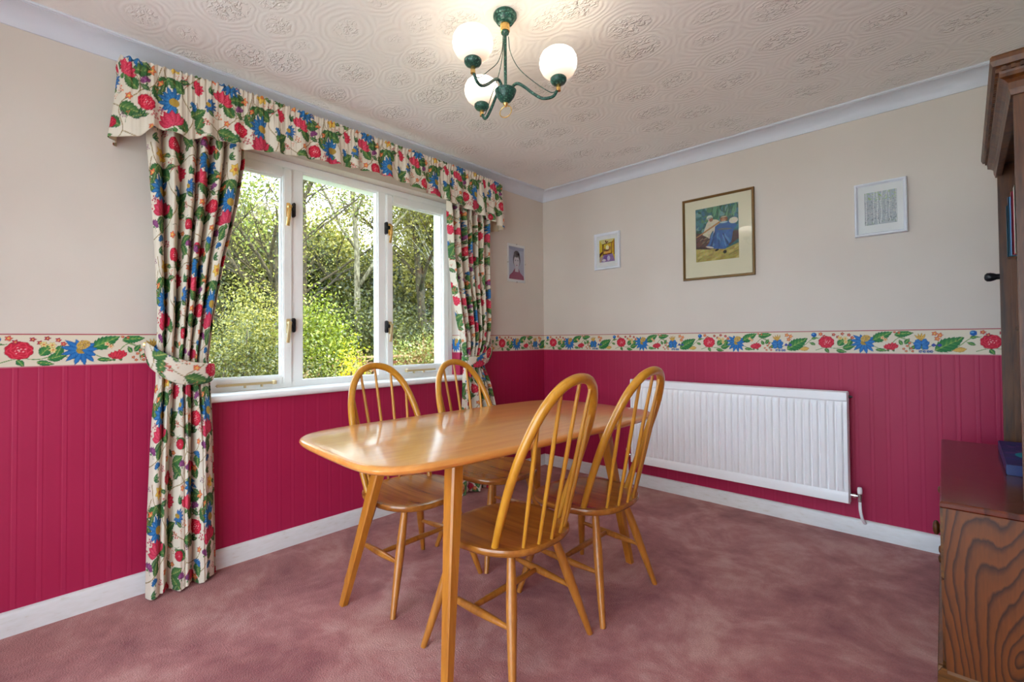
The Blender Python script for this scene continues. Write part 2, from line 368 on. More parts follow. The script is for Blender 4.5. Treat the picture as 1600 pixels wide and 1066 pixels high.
    def fan(s, cx, cy, ang, R, c1=(196, 24, 62), c2=(238, 110, 128)):
        for d in (-66, 66, -40, 40, -14, 14): s.petal(cx, cy, ang+math.radians(d), R*(1-.002*abs(d)), R*.22, c1, c2)
        s.petal(cx, cy, ang+math.pi, R*.4, R*.14, (44, 110, 60), (140, 160, 80), False)
    def berries(s, cx, cy, R, col, n=7, c2=(250, 220, 190)):
        for i in range(n):
            a = i*2.4; r = R*math.sqrt((i+.3)/n); x, y = cx+math.cos(a)*r, cy+math.sin(a)*r
            s.ell(x, y, R*.24, R*.22, np.array(col)*(.85+.15*(i % 2))); s.ell(x, y, R*.08, R*.08, c2)
    def sample(s, U, V):
        i = (U/s.px).astype(int); j = (V/s.px).astype(int)
        if s.wrap: i %= s.nx
        else: i = np.clip(i, 0, s.nx-1)
        if s.wrap is True: j %= s.ny
        else: j = np.clip(j, 0, s.ny-1)
        return s.a[j, i]

CR, PK, BL, OR, YE, PU = (176, 24, 56), (216, 74, 98), (26, 84, 142), (206, 96, 56), (212, 168, 62), (110, 50, 98)
GR, LG, BR = (48, 98, 52), (138, 156, 84), (110, 90, 52)
def chintz():
    c = Canvas(.44, .48, .0014, (220, 211, 193))
    for p in ([(0, .03), (.10, .10), (.16, .20), (.11, .30), (.20, .40), (.30, .44), (.44, .51)], [(.22, 0), (.30, .08), (.28, .18), (.37, .26), (.33, .36), (.24, .48)],
              [(.11, .30), (.04, .36), (.02, .44)], [(.28, .18), (.20, .22), (.18, .28)], [(.37, .26), (.43, .30), (.46, .38)], [(.30, .08), (.38, .06), (.43, .12)]):
        c.stem(p, .0034, BR); c.stem([(a+.001, b+.001) for a, b in p], .0013, (176, 150, 90))
    for x, y, a, l, w in ((.13, .13, 2.2, .075, .022), (.15, .21, .6, .07, .020), (.12, .30, 2.5, .08, .024), (.19, .39, 2.0, .07, .022), (.30, .44, -.6, .075, .022), (.29, .10, 2.6, .07, .020),
                          (.28, .18, -.2, .085, .025), (.36, .26, 2.3, .07, .022), (.34, .34, .2, .08, .022), (.25, .46, 2.4, .06, .018), (.05, .35, -2.3, .06, .018), (.43, .30, -1.2, .065, .02),
                          (.40, .06, -1.4, .055, .016), (.05, .06, 1.3, .06, .018), (.20, .22, -1.9, .06, .017), (.40, .43, 1.9, .055, .016), (.20, .03, .5, .06, .018)):
        c.leaf(x, y, a, l*1.18, w*1.2, GR, LG)
    for x, y, a in ((.24, .34, .9), (.09, .22, 3.6), (.37, .15, 1.0), (.03, .46, .3)):
        for q in (-.5, 0, .5): c.leaf(x, y, a+q, .040, .007, (34, 92, 60), (90, 140, 80), 0)
    c.lotus(.07, .25, 2.9, .062); c.lotus(.345, .415, -1.9, .055); c.lotus(.235, .285, -.4, .036, (30, 80, 150), (96, 160, 200))
    c.rose(.395, .215, .034); c.rose(.15, .455, .030); c.rose(.245, .115, .024, (170, 14, 48), (220, 60, 80))
    c.fan(.07, .145, 1.9, .072, (188, 30, 64), (228, 110, 130)); c.fan(.30, .315, 1.2, .064, (206, 34, 70), (240, 128, 140)); c.fan(.35, .03, -1.9, .052); c.fan(.17, .345, .2, .044, (196, 24, 62), (236, 100, 110))
    c.daisy(.075, .405, .034, YE, (246, 216, 120), 6, (200, 110, 60), .3); c.daisy(.42, .36, .022, OR, (244, 180, 130), 5)
    for x, y, r in ((.19, .155, .018), (.325, .225, .017), (.02, .315, .018), (.265, .405, .017), (.415, .115, .016), (.135, .06, .018), (.39, .475, .016), (.205, .075, .013)): c.daisy(x, y, r, (214, 88, 54), (240, 170, 120), 5)
    for x, y, r, q in ((.12, .355, .020, CR), (.285, .25, .017, OR), (.43, .17, .018, CR), (.02, .20, .016, CR), (.22, .20, .016, (200, 60, 60)), (.30, .145, .014, PU), (.10, .02, .016, CR), (.44, .42, .014, PU), (.185, .42, .013, OR)): c.berries(x, y, r, q)
    for x, y, a, l in ((.03, .10, .8, .05), (.21, .15, 2.8, .045), (.335, .14, .4, .05), (.41, .27, 2.7, .045), (.10, .35, .2, .05), (.21, .44, 1.0, .045), (.38, .38, -.4, .045), (.02, .28, 1.2, .045), (.17, .09, -.9, .045), (.30, .01, .3, .045), (.26, .24, 2.6, .04), (.13, .40, 2.9, .04)):
        c.leaf(x, y, a, l, l*.24, (50, 92, 60), (120, 150, 90), 4); c.stem([(x, y), (x-.02*math.cos(a), y-.02*math.sin(a)+.004), (x-.035*math.cos(a+.5), y-.035*math.sin(a+.5))], .0016, (80, 100, 60))
        c.berries(x+.02*math.cos(a+1.9), y+.02*math.sin(a+1.9), .010, OR, 4)
    for x, y, a in ((.01, .09, 1.0), (.26, .02, 1.5), (.31, .48, 1.2), (.395, .30, 2.0)): c.fan(x, y, a, .030, PU, (190, 110, 170))
    for x, y, a in ((.155, .255, 0.4), (.055, .03, 2.0), (.40, .05, 1.0)): c.fan(x, y, a, .028, BL, (90, 156, 204))
    return c
def border_canvas():
    c = Canvas(.652, .130, .001, (222, 212, 190), wrap='x'); B = (0.0)
    def S(x): return x/ .652*.652
    # rose at 0, lotus at .17
    for p in ([(-.05, .02), (.0, .035), (.05, .03), (.10, .045), (.15, .03)], [(.20, .05), (.26, .03), (.32, .09), (.38, .06), (.42, .10)], [(.40, .02), (.46, .05), (.52, .03), (.58, .08), (.62, .09)], [(.30, .10), (.35, .07), (.36, .02)]):
        c.stem(p, .003, (60, 120, 66)); c.stem(p, .001, (170, 180, 90))
    G1, G2 = (28, 112, 60), (140, 178, 78)
    for x, y, a, l, w in ((.055, .045, .9, .055, .018), (.075, .03, .3, .06, .016), (.10, .045, 1.2, .045, .014), (.045, .02, -.2, .05, .010), (-.005, .03, -1.0, .030, .009), (.20, .07, .5, .105, .024), (.30, .105, .1, .075, .017),
                          (.34, .055, 1.0, .035, .009), (.33, .05, 2.0, .03, .008), (.22, .025, -.1, .05, .008), (.455, .022, .55, .125, .032), (.555, .09, -2.3, .03, .009), (.42, .03, 2.5, .04, .008), (.58, .085, .2, .03, .007), (.60, .05, 2.7, .035, .007), (.36, .03, .5, .04, .008)):
        c.leaf(x, y, a, l, w, G1, G2, 8)
    c.lotus(.172, .064, 3.9, .056, (14, 92, 170), (70, 150, 206)); 
    for d in (.6, .1, -.5): c.petal(.172, .064, d, .048, .010, (14, 92, 170), (70, 150, 206))
    c.ell(.178, .086, .022, .017, (206, 170, 80), .5); c.berries(.178, .086, .018, (170, 130, 50), 9)
    c.rose(0, .066, .035, (196, 22, 54), (226, 60, 84))
    c.fan(.292, .030, 1.9, .036, (200, 26, 56), (236, 96, 104)); c.fan(.275, .028, 1.3, .032, (200, 26, 56), (236, 96, 104))
    for x, y, q in ((.035, .108, CR), (.055, .095, CR), (.075, .112, CR), (.105, .105, CR), (.12, .09, (206, 60, 60))): c.daisy(x, y, .010, q, PK, 5)
    for x, y in ((.065, .088), (.088, .085), (.09, .066)): c.daisy(x, y, .013, (226, 200, 120), (250, 236, 180), 6, (210, 120, 60))
    for x, y in ((.25, .088), (.262, .078)): c.daisy(x, y, .011, (232, 190, 130), (250, 230, 190), 5, (214, 110, 60))
    for x, y in ((.335, .03), (.35, .045), (.345, .018), (.365, .032), (.37, .018), (.36, .06), (.30, .118), (.318, .115)): c.daisy(x, y, .007, (206, 60, 52), (240, 150, 120), 5)
    for a in (.4, 1.0, 2.3, 2.9, -.8, 3.9): c.petal(.405, .052, a, .034, .013, (18, 90, 168), (90, 160, 210))
    for a in (1.2, 1.55, 1.9, 2.25): c.petal(.405, .07, a, .042, .004, (200, 150, 60), (236, 200, 110))
    for x, y in ((.455, .108), (.475, .10), (.465, .082)): c.daisy(x, y, .013, (220, 96, 56), (244, 180, 130), 5)
    for a in (.1, 3.0): c.petal(.462, .048, a, .020, .008, (30, 70, 160), (120, 90, 160))
    for x in (.40, .415, .43, .442): c.daisy(x, .017, .008, (30, 90, 168), (100, 160, 210), 5)
    c.petal(.515, .022, .15, .055, .012, (196, 150, 60), (236, 204, 120)); c.ell(.593, .108, .013, .013, (16, 88, 166)); c.ell(.590, .112, .006, .005, (90, 160, 210))
    c.daisy(.625, .112, .012, (214, 60, 52), (240, 150, 110), 5); c.daisy(.643, .098, .011, CR, PK, 5)
    c.stem([(0, .0035), (.3, .0035), (.652, .0035)], .002, (176, 34, 78))
    c.a[-8:, :] = (196, 168, 140); c.a[-4:, :] = (172, 30, 72); c.a[-8:-5, :] = (222, 212, 190); c.a[:2, :] = (172, 30, 72)
    return c
CH = chintz(); BO = border_canvas()
# ------------------------------------------------------------------ room shell
H = 2.345; XR = 3.0; YF = -3.95
WY0, WY1, WZ0, WZ1 = -2.645, -.96, .79, 2.07
def shell(name, boxes, mat):
    bm = bmesh.new()
    for b in boxes: box(bm, *b)
    bmesh.ops.remove_doubles(bm, verts=bm.verts[:], dist=1e-5)
    return struct(bm_obj(name, bm, mat))
shell('floor', [(-.02, XR+.02, YF-.02, .02, -.2, 0)], M['carpet'])
shell('ceiling', [(-.28, XR+.28, YF-.28, .28, H, H+.2)], M['ceiling'])
shell('wall_left', [(-.28, 0, YF-.28, WY0, 0, H), (-.28, 0, WY1, .28, 0, H), (-.28, 0, WY0, WY1, 0, WZ0), (-.28, 0, WY0, WY1, WZ1, H)], M['wall_left'])
shell('wall_back', [(0, XR+.28, 0, .28, 0, H)], M['wall_back'])
shell('wall_right', [(XR, XR+.28, YF-.28, 0, 0, H)], M['wall_left'])
PX0, PX1, PZ1 = .75, 2.92, 2.12
shell('wall_front', [(0, PX0, YF-.28, YF, 0, H), (PX1, XR, YF-.28, YF, 0, H), (PX0, PX1, YF-.28, YF, PZ1, H)], M['wall_back'])
# unseen glazed doors, added behind the camera to bring daylight into the room
pw = empty('added_window', ((PX0+PX1)/2, YF-.1, 0)); struct(pw)
def rel(o, root):
    o.parent = root; o.matrix_parent_inverse = root.matrix_world.inverted() if False else Matrix.Translation(-root.location); return o
bm = bmesh.new()
for x0, x1, z0, z1 in ((PX0, PX0+.06, 0, PZ1), (PX1-.06, PX1, 0, PZ1), (PX0, PX1, PZ1-.06, PZ1), (PX0, PX1, 0, .06), ((PX0+PX1)/2-.04, (PX0+PX1)/2+.04, 0, PZ1)): box(bm, x0, x1, YF-.15, YF-.09, z0, z1, .004)
rel(bm_obj('window_frame', bm, M['frame_white']), pw)
rel(boxo('glass_pane', (PX0+.05, PX1-.05, YF-.122, YF-.118, .05, PZ1-.05), M['glass'], bev=0), pw)

cove = [(0, -.075), (.007, -.075)] + [(.090-.080*math.cos(a), -.072+.060*math.sin(a)) for a in np.linspace(.12, math.pi/2, 10)] + [(.090, -.010), (.097, -.009), (.099, -.004), (.097, 0), (0, 0)]
def trim(name, fn, a, b, prof, mat):
    bm = bmesh.new(); prism(bm, prof, a, b, fn); return struct(bm_obj(name, bm, mat, None, True, 40))
fl = lambda p, q, t: (p, t, H+q); fb = lambda p, q, t: (t, -p, H+q); fr_ = lambda p, q, t: (XR-p, t, H+q); ff = lambda p, q, t: (t, YF+p, H+q)
trim('trim_1', fl, YF, 0, cove, M['cornice']); trim('trim_2', fb, 0, XR, cove, M['cornice']); trim('trim_3', fr_, YF, 0, cove, M['cornice']); trim('trim_4', ff, 0, XR, cove, M['cornice'])
sk = [(0, 0), (.016, 0), (.016, .074), (.013, .083), (.007, .088), (0, .089)]
trim('baseboard_left', lambda p, q, t: (p, t, q), YF, 0, sk, M['skirt']); trim('baseboard_back', lambda p, q, t: (t, -p, q), 0, XR, sk, M['skirt'])
trim('baseboard_right', lambda p, q, t: (XR-p, t, q), YF, 0, sk, M['skirt'])
BZ0, BZ1 = .985, 1.114
def border(name, path, u0):
    """paper border along a list of (x, y) corners; a 0.4 mm strip hugging the wall"""
    pts = []; us = []; u = u0; step = .0022
    for (a, b) in zip(path, path[1:]):
        a, b = np.array(a, float), np.array(b, float); L = np.linalg.norm(b-a); n = max(2, int(L/step))
        for i in range(n+1):
            pts.append(a+(b-a)*i/n); us.append(u+L*i/n)
        u += L
    pts = np.array(pts); us = np.array(us); nz_ = 62; z = np.linspace(BZ0, BZ1, nz_)
    P = np.zeros((nz_, len(pts), 3)); P[:, :, 0] = pts[:, 0]; P[:, :, 1] = pts[:, 1]; P[:, :, 2] = z[:, None]
    U = np.repeat(us[None], nz_, 0); V = np.repeat(((z-BZ0)/(BZ1-BZ0)*.1299)[:, None], len(us), 1)
    o = grid(name, P, BO.sample(U, V), M['border'], smooth=False); struct(o); return o
e = .0012
border('trim_5', [(e, YF+.001), (e, WY0+e), (-.079, WY0+e)], YF+2.958+.172)
border('trim_6', [(-.079, WY1-e), (e, WY1-e), (e, -e)], WY1-.08+2.958+.172)
border('trim_7', [(e, -e), (XR-e, -e)], -.273+.172)

# ------------------------------------------------------------------ window
wn = empty('window_1', (-.11, -1.8, WZ0)); struct(wn)
FX0, FX1 = -.145, -.082
def frame_ring(bm, y0, y1, z0, z1, t, x0, x1, bev=.004, tb=None):
    tb = tb or t
    box(bm, x0, x1, y0, y0+t, z0, z1, bev); box(bm, x0, x1, y1-t, y1, z0, z1, bev); box(bm, x0, x1, y0+t*.98, y1-t*.98, z1-t, z1, bev); box(bm, x0, x1, y0+t*.98, y1-t*.98, z0, z0+tb, bev)
bm = bmesh.new(); frame_ring(bm, WY0+.001, WY1-.001, .822, WZ1-.001, .040, FX0, FX1)
for y0, y1 in ((-2.100, -2.040), (-1.562, -1.512)): box(bm, FX0+.002, FX1-.002, y0, y1, .8595, 2.0315)
rel(bm_obj('window_frame', bm, M['frame_white'], None, True, 35), wn)
bm = bmesh.new(); ox0, ox1 = -.279, -.1455
for d in ((WY0, WY0+.012, WZ0+.005, WZ1), (WY1-.012, WY1, WZ0+.005, WZ1), (WY0+.012, WY1-.012, WZ1-.012, WZ1), (WY0+.012, WY1-.012, WZ0+.005, WZ0+.030)): box(bm, ox0, ox1, *d)
rel(bm_obj('outer_lining', bm, M['frame_white']), wn)
def sash(y0, y1, z0, z1, t, tb, gl=True, x0=-.128, x1=-.070):
    bm = bmesh.new(); frame_ring(bm, y0, y1, z0, z1, t, x0, x1, .005, tb)
    # putty bevel against the pane
    frame_ring(bm, y0+t-.002, y1-t+.002, z0+tb-.002, z1-t+.002, .009, x0+.012, x1-.020, .003)
    o = rel(bm_obj('casement', bm, M['frame_white'], None, True, 35), wn)
    return o
sash(-2.603, -2.102, .850, 2.024, .048, .040); sash(-1.510, -1.003, .866, 2.024, .046, .040)
bm = bmesh.new(); frame_ring(bm, -2.044, -1.558, .842, 2.034, .011, -.120, -.095, .003); rel(bm_obj('glazing_bead', bm, M['frame_white'], None, True, 35), wn)
for y0, y1, z0, z1 in ((-2.57, -2.14, .88, 1.985), (-2.042, -1.56, .85, 2.025), (-1.475, -1.04, .895, 1.985)):
    rel(boxo('glass_pane', (-.1105, -.1065, y0, y1, z0, z1), M['glass'], bev=0), wn)
def handle(y, z, s):
    """cockspur catch: lever hanging down, black striker plate on the mullion side"""
    bm = bmesh.new(); box(bm, -.070, -.060, y-.012, y+.008, z-.045, z+.035, .003); lathe(bm, [(0, 0), (.011, 0), (.011, .006), (.007, .014), (.007, .022), (0, .024)], (-.062, y, z+.012), 16, (1, 0, 0))
    pts = [(-.048, y+.002*s, z+.02), (-.042, y-.004, z-.01), (-.040, y-.010, z-.06), (-.043, y-.014, z-.095)]
    tube(bm, catmull(pts, 5), lambda t: .0085, 10, ell=(.55, 1.1))
    o = rel(bm_obj('casement_handle', bm, M['antique'] if z < 1.5 else M['brass'], None, True, 45), wn)
    bm = bmesh.new(); yy = y+.027*s; box(bm, -.083, -.052, yy-.007, yy+.007, z-.038, z+.040, .004); box(bm, -.064, -.052, min(y+.006*s, yy), max(y+.006*s, yy), z-.006, z+.016, .003)
    s_ = bm_obj('striker_plate', bm, M['iron'], None, True, 40); s_.parent = o
for y, s in ((-2.123, 1), (-1.488, -1)):
    for z in (1.80, 1.165): handle(y, z, s)
for y0, y1, z, d in ((-2.47, -2.20, .862, 1), (-1.37, -1.13, .878, -1)):
    bm = bmesh.new(); box(bm, -.070, -.052, y0, y1, z-.008, z+.004, .004); ym = y1 if d > 0 else y0
    lathe(bm, [(0, -.012), (.012, -.010), (.013, .006), (.006, .011), (0, .012)], (-.058, ym, z), 14)
    for q in (.06, .14): box(bm, -.071, -.055, ym-d*q-.004, ym-d*q+.004, z-.020, z-.004, .001)
    rel(bm_obj('casement_stay', bm, M['antique'], None, True, 40), wn)
# sill with rounded nosing
prof = [(-.10, .790), (.030, .790), (.040, .794), (.046, .802), (.046, .812), (.040, .821), (.030, .826), (-.10, .828)]
bm = bmesh.new(); prism(bm, prof, WY0+.0005, WY1-.0005, lambda p, q, t: (p, t, q)); rel(bm_obj('window_sill', bm, M['sill_white'], None, True, 40), wn)
prof2 = [(0.0005, .790), (.030, .790), (.040, .794), (.046, .802), (.046, .812), (.040, .821), (.030, .826), (0.0005, .827)]
for a, b in ((WY0-.07, WY0), (WY1, WY1+.045)):
    bm = bmesh.new(); prism(bm, prof2, a, b, lambda p, q, t: (p, t, q)); rel(bm_obj('sill_horn', bm, M['sill_white'], None, True, 40), wn)

# ------------------------------------------------------------------ curtains and valance
def interp(z, tab): 
    zs = [t[0] for t in tab]; return np.interp(z, zs[::-1], [t[1] for t in tab][::-1]), np.interp(z, zs[::-1], [t[2] for t in tab][::-1])
def smooth_rand(n, k, seed):
    r = np.random.default_rng(seed); return np.interp(np.linspace(0, k, n), np.arange(k+1), r.uniform(-1, 1, k+1))
def curtain(name, tab, tie, zt, zb, cloth, folds, seed, step, U0, label, outer):
    nz_ = int((zt-zb)/step); ns = int(cloth/step); z = np.linspace(zb, zt, nz_)[:, None]; s = np.linspace(0, 1, ns)[None, :]
    yl, yr = interp(z[:, 0], tab); yl, yr = yl[:, None], yr[:, None]
    r = np.random.default_rng(seed); ph = r.uniform(0, 6.28, 6)
    tz = tie; near = np.exp(-((z-tz)/.16)**2)
    low = np.clip((tz-z)/.35, 0, 1)
    warp = s+.020*np.sin(s*9+ph[0]+z*.5)+.012*np.sin(s*23+ph[1])
    nf = folds; th = 2*math.pi*nf*warp+.5*np.sin(z*1.7+ph[2])
    pl = 2.3*np.abs(np.sin(th/2))**.85-1.3+.22*np.sin(2*th+ph[3]+z*1.3)
    # fewer, deeper folds below the tie
    th2 = 2*math.pi*(nf*.48)*warp+ph[4]; pl2 = 2.2*np.abs(np.sin(th2/2))**.8-1.2+.2*np.sin(2.3*th2+ph[5])
    pl = pl*(1-.85*low)+pl2*.75*low
    amp = .032*(1-.55*near)+.004*low
    x = .088+amp*pl - .022*near
    dyn = np.cos(th)*.007*(1-low)*(1-near)
    y = yl+(yr-yl)*s+dyn*np.sin(math.pi*s)
    edge = .010*np.sin(math.pi*s)
    zz = z+0*s; zz = zz-(1-np.clip((z-zb)/.12, 0, 1))*.006*np.sin(th2)
    # cloth drawn across towards the outer edge just above the tie
    P = np.stack([x+0*z+edge, y+0*z, zz], -1)
    # cloth runs obliquely where it is drawn across to the tie
    sw = (1 if outer > 0 else -1)*near*.035
    C = CH.sample(s*cloth+U0+sw+0*z, z-1.0+.02*np.sin(s*7)*near+0*s+3*.48)
    o = grid(name, P, C, M['fabric']); m = o.modifiers.new('thickness', 'SOLIDIFY'); m.thickness = .0016; m.offset = 0
    tag(o, label, 'curtain'); return o
LT = [(2.12, -2.775, -2.385), (1.94, -2.770, -2.388), (1.717, -2.754, -2.420), (1.45, -2.739, -2.476), (1.18, -2.728, -2.517), (1.0, -2.727, -2.531), (.907, -2.728, -2.525), (.77, -2.742, -2.518), (.638, -2.748, -2.512), (.37, -2.756, -2.506), (.02, -2.760, -2.500)]
RT = [(2.12, -1.150, -.760), (1.977, -1.146, -.761), (1.655, -1.128, -.771), (1.441, -1.098, -.767), (1.223, -1.056, -.763), (1.05, -1.005, -.768), (.934, -.975, -.812), (.86, -.985, -.79), (.778, -1.000, -.760), (.558, -1.030, -.698), (.2, -1.05, -.67), (.02, -1.06, -.66)]
cl = curtain('curtain', LT, .965, 2.10, .012, .58, 6.2, 3, .0022, 0.0, 'long floral curtain tied back at the left side of the window', -1)
cr_ = curtain('curtain', RT, .93, 2.10, .012, .60, 6.6, 11, .0030, .17, 'long floral curtain tied back at the right side, near the room corner', 1)
def tieback(path, cen, hgt, U0, par, fl_):
    """padded band: path of (x, y, z) with band height"""
    pts = catmull(path, 14); n = len(pts); rows = 26; P = np.zeros((rows, n, 3)); U = np.zeros((rows, n)); V = np.zeros((rows, n)); u = 0
    for i, p in enumerate(pts):
        if i: u += (p-pts[i-1]).length
        t = (pts[min(i+1, n-1)]-pts[max(i-1, 0)]).normalized(); out = Vector((t.y, -t.x, 0)).normalized()*fl_
        if out.x < 0 and abs(out.x) > .3: out = -out
        upv = Vector((0, 0, 1)); h = hgt(i/(n-1))
        for j in range(rows):
            q = j/(rows-1)*2-1; w = p+upv*(q*h)+out*(.006*math.sqrt(max(0, 1-q*q*.96)))
            P[j, i] = w; U[j, i] = u+U0; V[j, i] = .2+q*h
    o = grid('tieback', P, CH.sample(U, V), M['fabric'], par); m = o.modifiers.new('thickness', 'SOLIDIFY'); m.thickness = .003; m.offset = 0; return o
# left: from the wall hook, down across the front, round the right edge
tieback([(.012, -2.745, 1.045), (.05, -2.755, 1.04), (.095, -2.745, 1.015), (.126, -2.69, .968), (.131, -2.62, .942), (.118, -2.545, .938), (.075, -2.515, .948), (.03, -2.53, .96)], 0, lambda t: .024+.030*math.sin(math.pi*min(1, t*1.1)), .05, cl, 1)
tieback([(.012, -.70, 1.06), (.045, -.695, 1.05), (.095, -.735, 1.01), (.122, -.81, .955), (.125, -.89, .925), (.110, -.965, .925), (.07, -.990, .935), (.03, -.97, .94)], 0, lambda t: .028+.016*math.sin(math.pi*min(1, t*1.25)), .21, cr_, -1)
for y, z, par in ((-2.75, 1.04, cl), (-.70, 1.055, cr_)):
    bm = bmesh.new(); lathe(bm, [(0, 0), (.012, 0), (.012, .004), (.004, .008), (.004, .02), (.007, .024), (0, .027)], (0.0, y, z+.028), 14, (1, 0, 0)); bm_obj('tieback_hook', bm, M['brass'], par, True, 45)

VB = [(-2.855, 1.905), (-2.80, 1.915), (-2.755, 1.972), (-2.70, 1.975), (-2.63, 1.955), (-2.58, 1.985), (-2.49, 1.992), (-2.40, 1.980), (-2.28, 2.004), (-2.14, 2.020), (-1.93, 2.032), (-1.7, 2.048), (-1.49, 2.032), (-1.22, 2.004), (-1.05, 1.985), (-.93, 1.968), (-.78, 1.935), (-.66, 1.905)]
def valance():
    step = .0042; full = 1.75; D = .150; y0, y1 = -2.855, -.66
    Ls = [D, y1-y0, D]; tot = sum(Ls); n = int(tot*full/step); rows = 96
    s = np.linspace(0, tot, n); P = np.zeros((rows, n, 3)); U = np.zeros((rows, n)); V = np.zeros((rows, n)); r = np.random.default_rng(5)
    ph = np.cumsum(np.interp(np.linspace(0, 60, n), np.arange(61), r.uniform(.7, 1.3, 61)))*(s[1]-s[0])
    fine = np.sin(ph*2*math.pi/.024)+.4*np.sin(ph*2*math.pi/.011+1); wide = np.sin(ph*2*math.pi/.105+1)+.5*np.sin(ph*2*math.pi/.062+2)
    xs = np.empty(n); ys = np.empty(n); nx = np.empty(n); ny = np.empty(n); R = .025
    for i, q in enumerate(s):
        if q < D: xs[i], ys[i] = q, y0; nx[i], ny[i] = 0, -1
        elif q < D+Ls[1]: xs[i], ys[i] = D, y0+q-D; nx[i], ny[i] = 1, 0
        else: xs[i], ys[i] = D-(q-D-Ls[1]), y1; nx[i], ny[i] = 0, 1
    ker = np.hanning(21); ker /= ker.sum()
    for a in (xs, ys, nx, ny):
        pad = np.pad(a, 10, mode='edge'); a[:] = np.convolve(pad, ker, 'valid')
    xs = np.maximum(xs, .003)
    yy = np.clip(ys, y0, y1); zb = np.interp(yy, [a for a, b in VB], [b for a, b in VB]); zt = np.interp(yy, [y0, -2.4, -1.0, y1], [2.232, 2.262, 2.254, 2.236])
    for j in range(rows):
        f = j/(rows-1)                      # 0 bottom .. 1 top
        z = zb+(zt-zb)*f; z = z+(f > .985)*.004*np.sin(ph*2*math.pi/.021)
        band = math.exp(-((f-.86)/.07)**2)
        a1 = .0040*(.22+.78*min(1, max(0, (f-.45)/.4))); a2 = .013*(1-f)**1.1
        off = a1*fine*(1-.3*band)+a2*wide+.016*(1-f)**1.5-.006*band+.004
        wall = np.clip((xs-.002)/.03, 0, 1)
        P[j, :, 0] = np.maximum(xs+nx*off, .002); P[j, :, 1] = ys+ny*off*wall; P[j, :, 2] = z
        U[j] = np.linspace(0, tot*full*.72, n)+.11; V[j] = (z-1.9)*1.0+.05
    o = grid('valance', P, CH.sample(U, V), M['fabric']); tag(o, 'gathered floral fabric valance along the top of the window', 'valance')
    Q = P.copy(); Q[:, :, 0] = np.maximum(Q[:, :, 0]-np.array(nx)*.004, .0015); Q[:, :, 1] -= np.array(ny)*.004
    li = grid('lining', Q[:, ::2], None, M['lining'], o); li['label'] = 'plain cream lining on the inside'
    return o
valance()
# ------------------------------------------------------------------ dining table
def table():
    ang = math.radians(-3.5); t = empty('dining_table', (1.115, -1.695, 0), ang)
    tag(t, 'long honey coloured wooden dining table with rounded corners and splayed legs', 'table')
    hw, hl, n = .402, .765, 120
    def outline(s):
        out = []
        for i in range(n):
            a = i/n*2*math.pi; c, q = math.cos(a), math.sin(a); e1 = 2/6.5
            x = math.copysign(abs(c)**e1, c); y = math.copysign(abs(q)**e1, q)
            out.append((x*(hw*s(0))*(1-.035*abs(y)**2), y*hl*s(1)*(1-.018*abs(x)**2)))
        return out
    bm = bmesh.new(); prof = [(-.030, .692), (-.010, .694), (-.002, .701), (0, .708), (-.003, .715), (-.009, .7195), (-.016, .721)]; rings = []
    for inset, z in prof:
        o = outline(lambda k: 1+inset/(hw if k == 0 else hl)); rings.append([bm.verts.new((x, y, z)) for x, y in o])
    for A, B in zip(rings, rings[1:]):
        for i in range(n): bm.faces.new((A[i], A[(i+1) % n], B[(i+1) % n], B[i]))
    bm.faces.new(rings[0][::-1]); bm.faces.new(rings[-1])
    bm_obj('tabletop', bm, M['tabletop'], t, True, 40)
    tops = {(-1, -1): ((-.190, -.430), (-.350, -.545)), (1, -1): ((.288, -.453), (.353, -.534)), (1, 1): ((.190, .500), (.270, .600)), (-1, 1): ((-.235, .480), (-.340, .590))}
    for (sx, sy), (a, b) in tops.items():
        bm = bmesh.new(); A = Vector((*a, .692)); B = Vector((*b, 0)); r = [None, None]
        rot = Matrix.Rotation(math.radians(0), 3, 'Z'); rows = []
        for p, w in ((A, .0265), (A.lerp(B, .15), .0262), (B, .0160)):
            rows.append([bm.verts.new(p+Vector((x*w, y*w*.85, 0))) for x, y in ((-1, -.75), (-.75, -1), (.75, -1), (1, -.75), (1, .75), (.75, 1), (-.75, 1), (-1, .75))])
        for R0, R1 in zip(rows, rows[1:]):
            for i in range(8): bm.faces.new((R0[i], R0[(i+1) % 8], R1[(i+1) % 8], R1[i]))
        bm.faces.new(rows[0][::-1]); bm.faces.new(rows[-1]); bm_obj('leg', bm, M['table_leg'], t, False)
    for y in (-.45, .49):
        bm = bmesh.new(); pts = [(-.33, .006), (-.30, .030), (.30, .030), (.33, .006)]
        prism(bm, [(-.33, .692), (-.27, .660), (.27, .660), (.33, .692)], y-.03, y+.03, lambda p, q, tt: (p, tt, q)); bm_obj('rail', bm, M['table_leg'], t, False)
table()

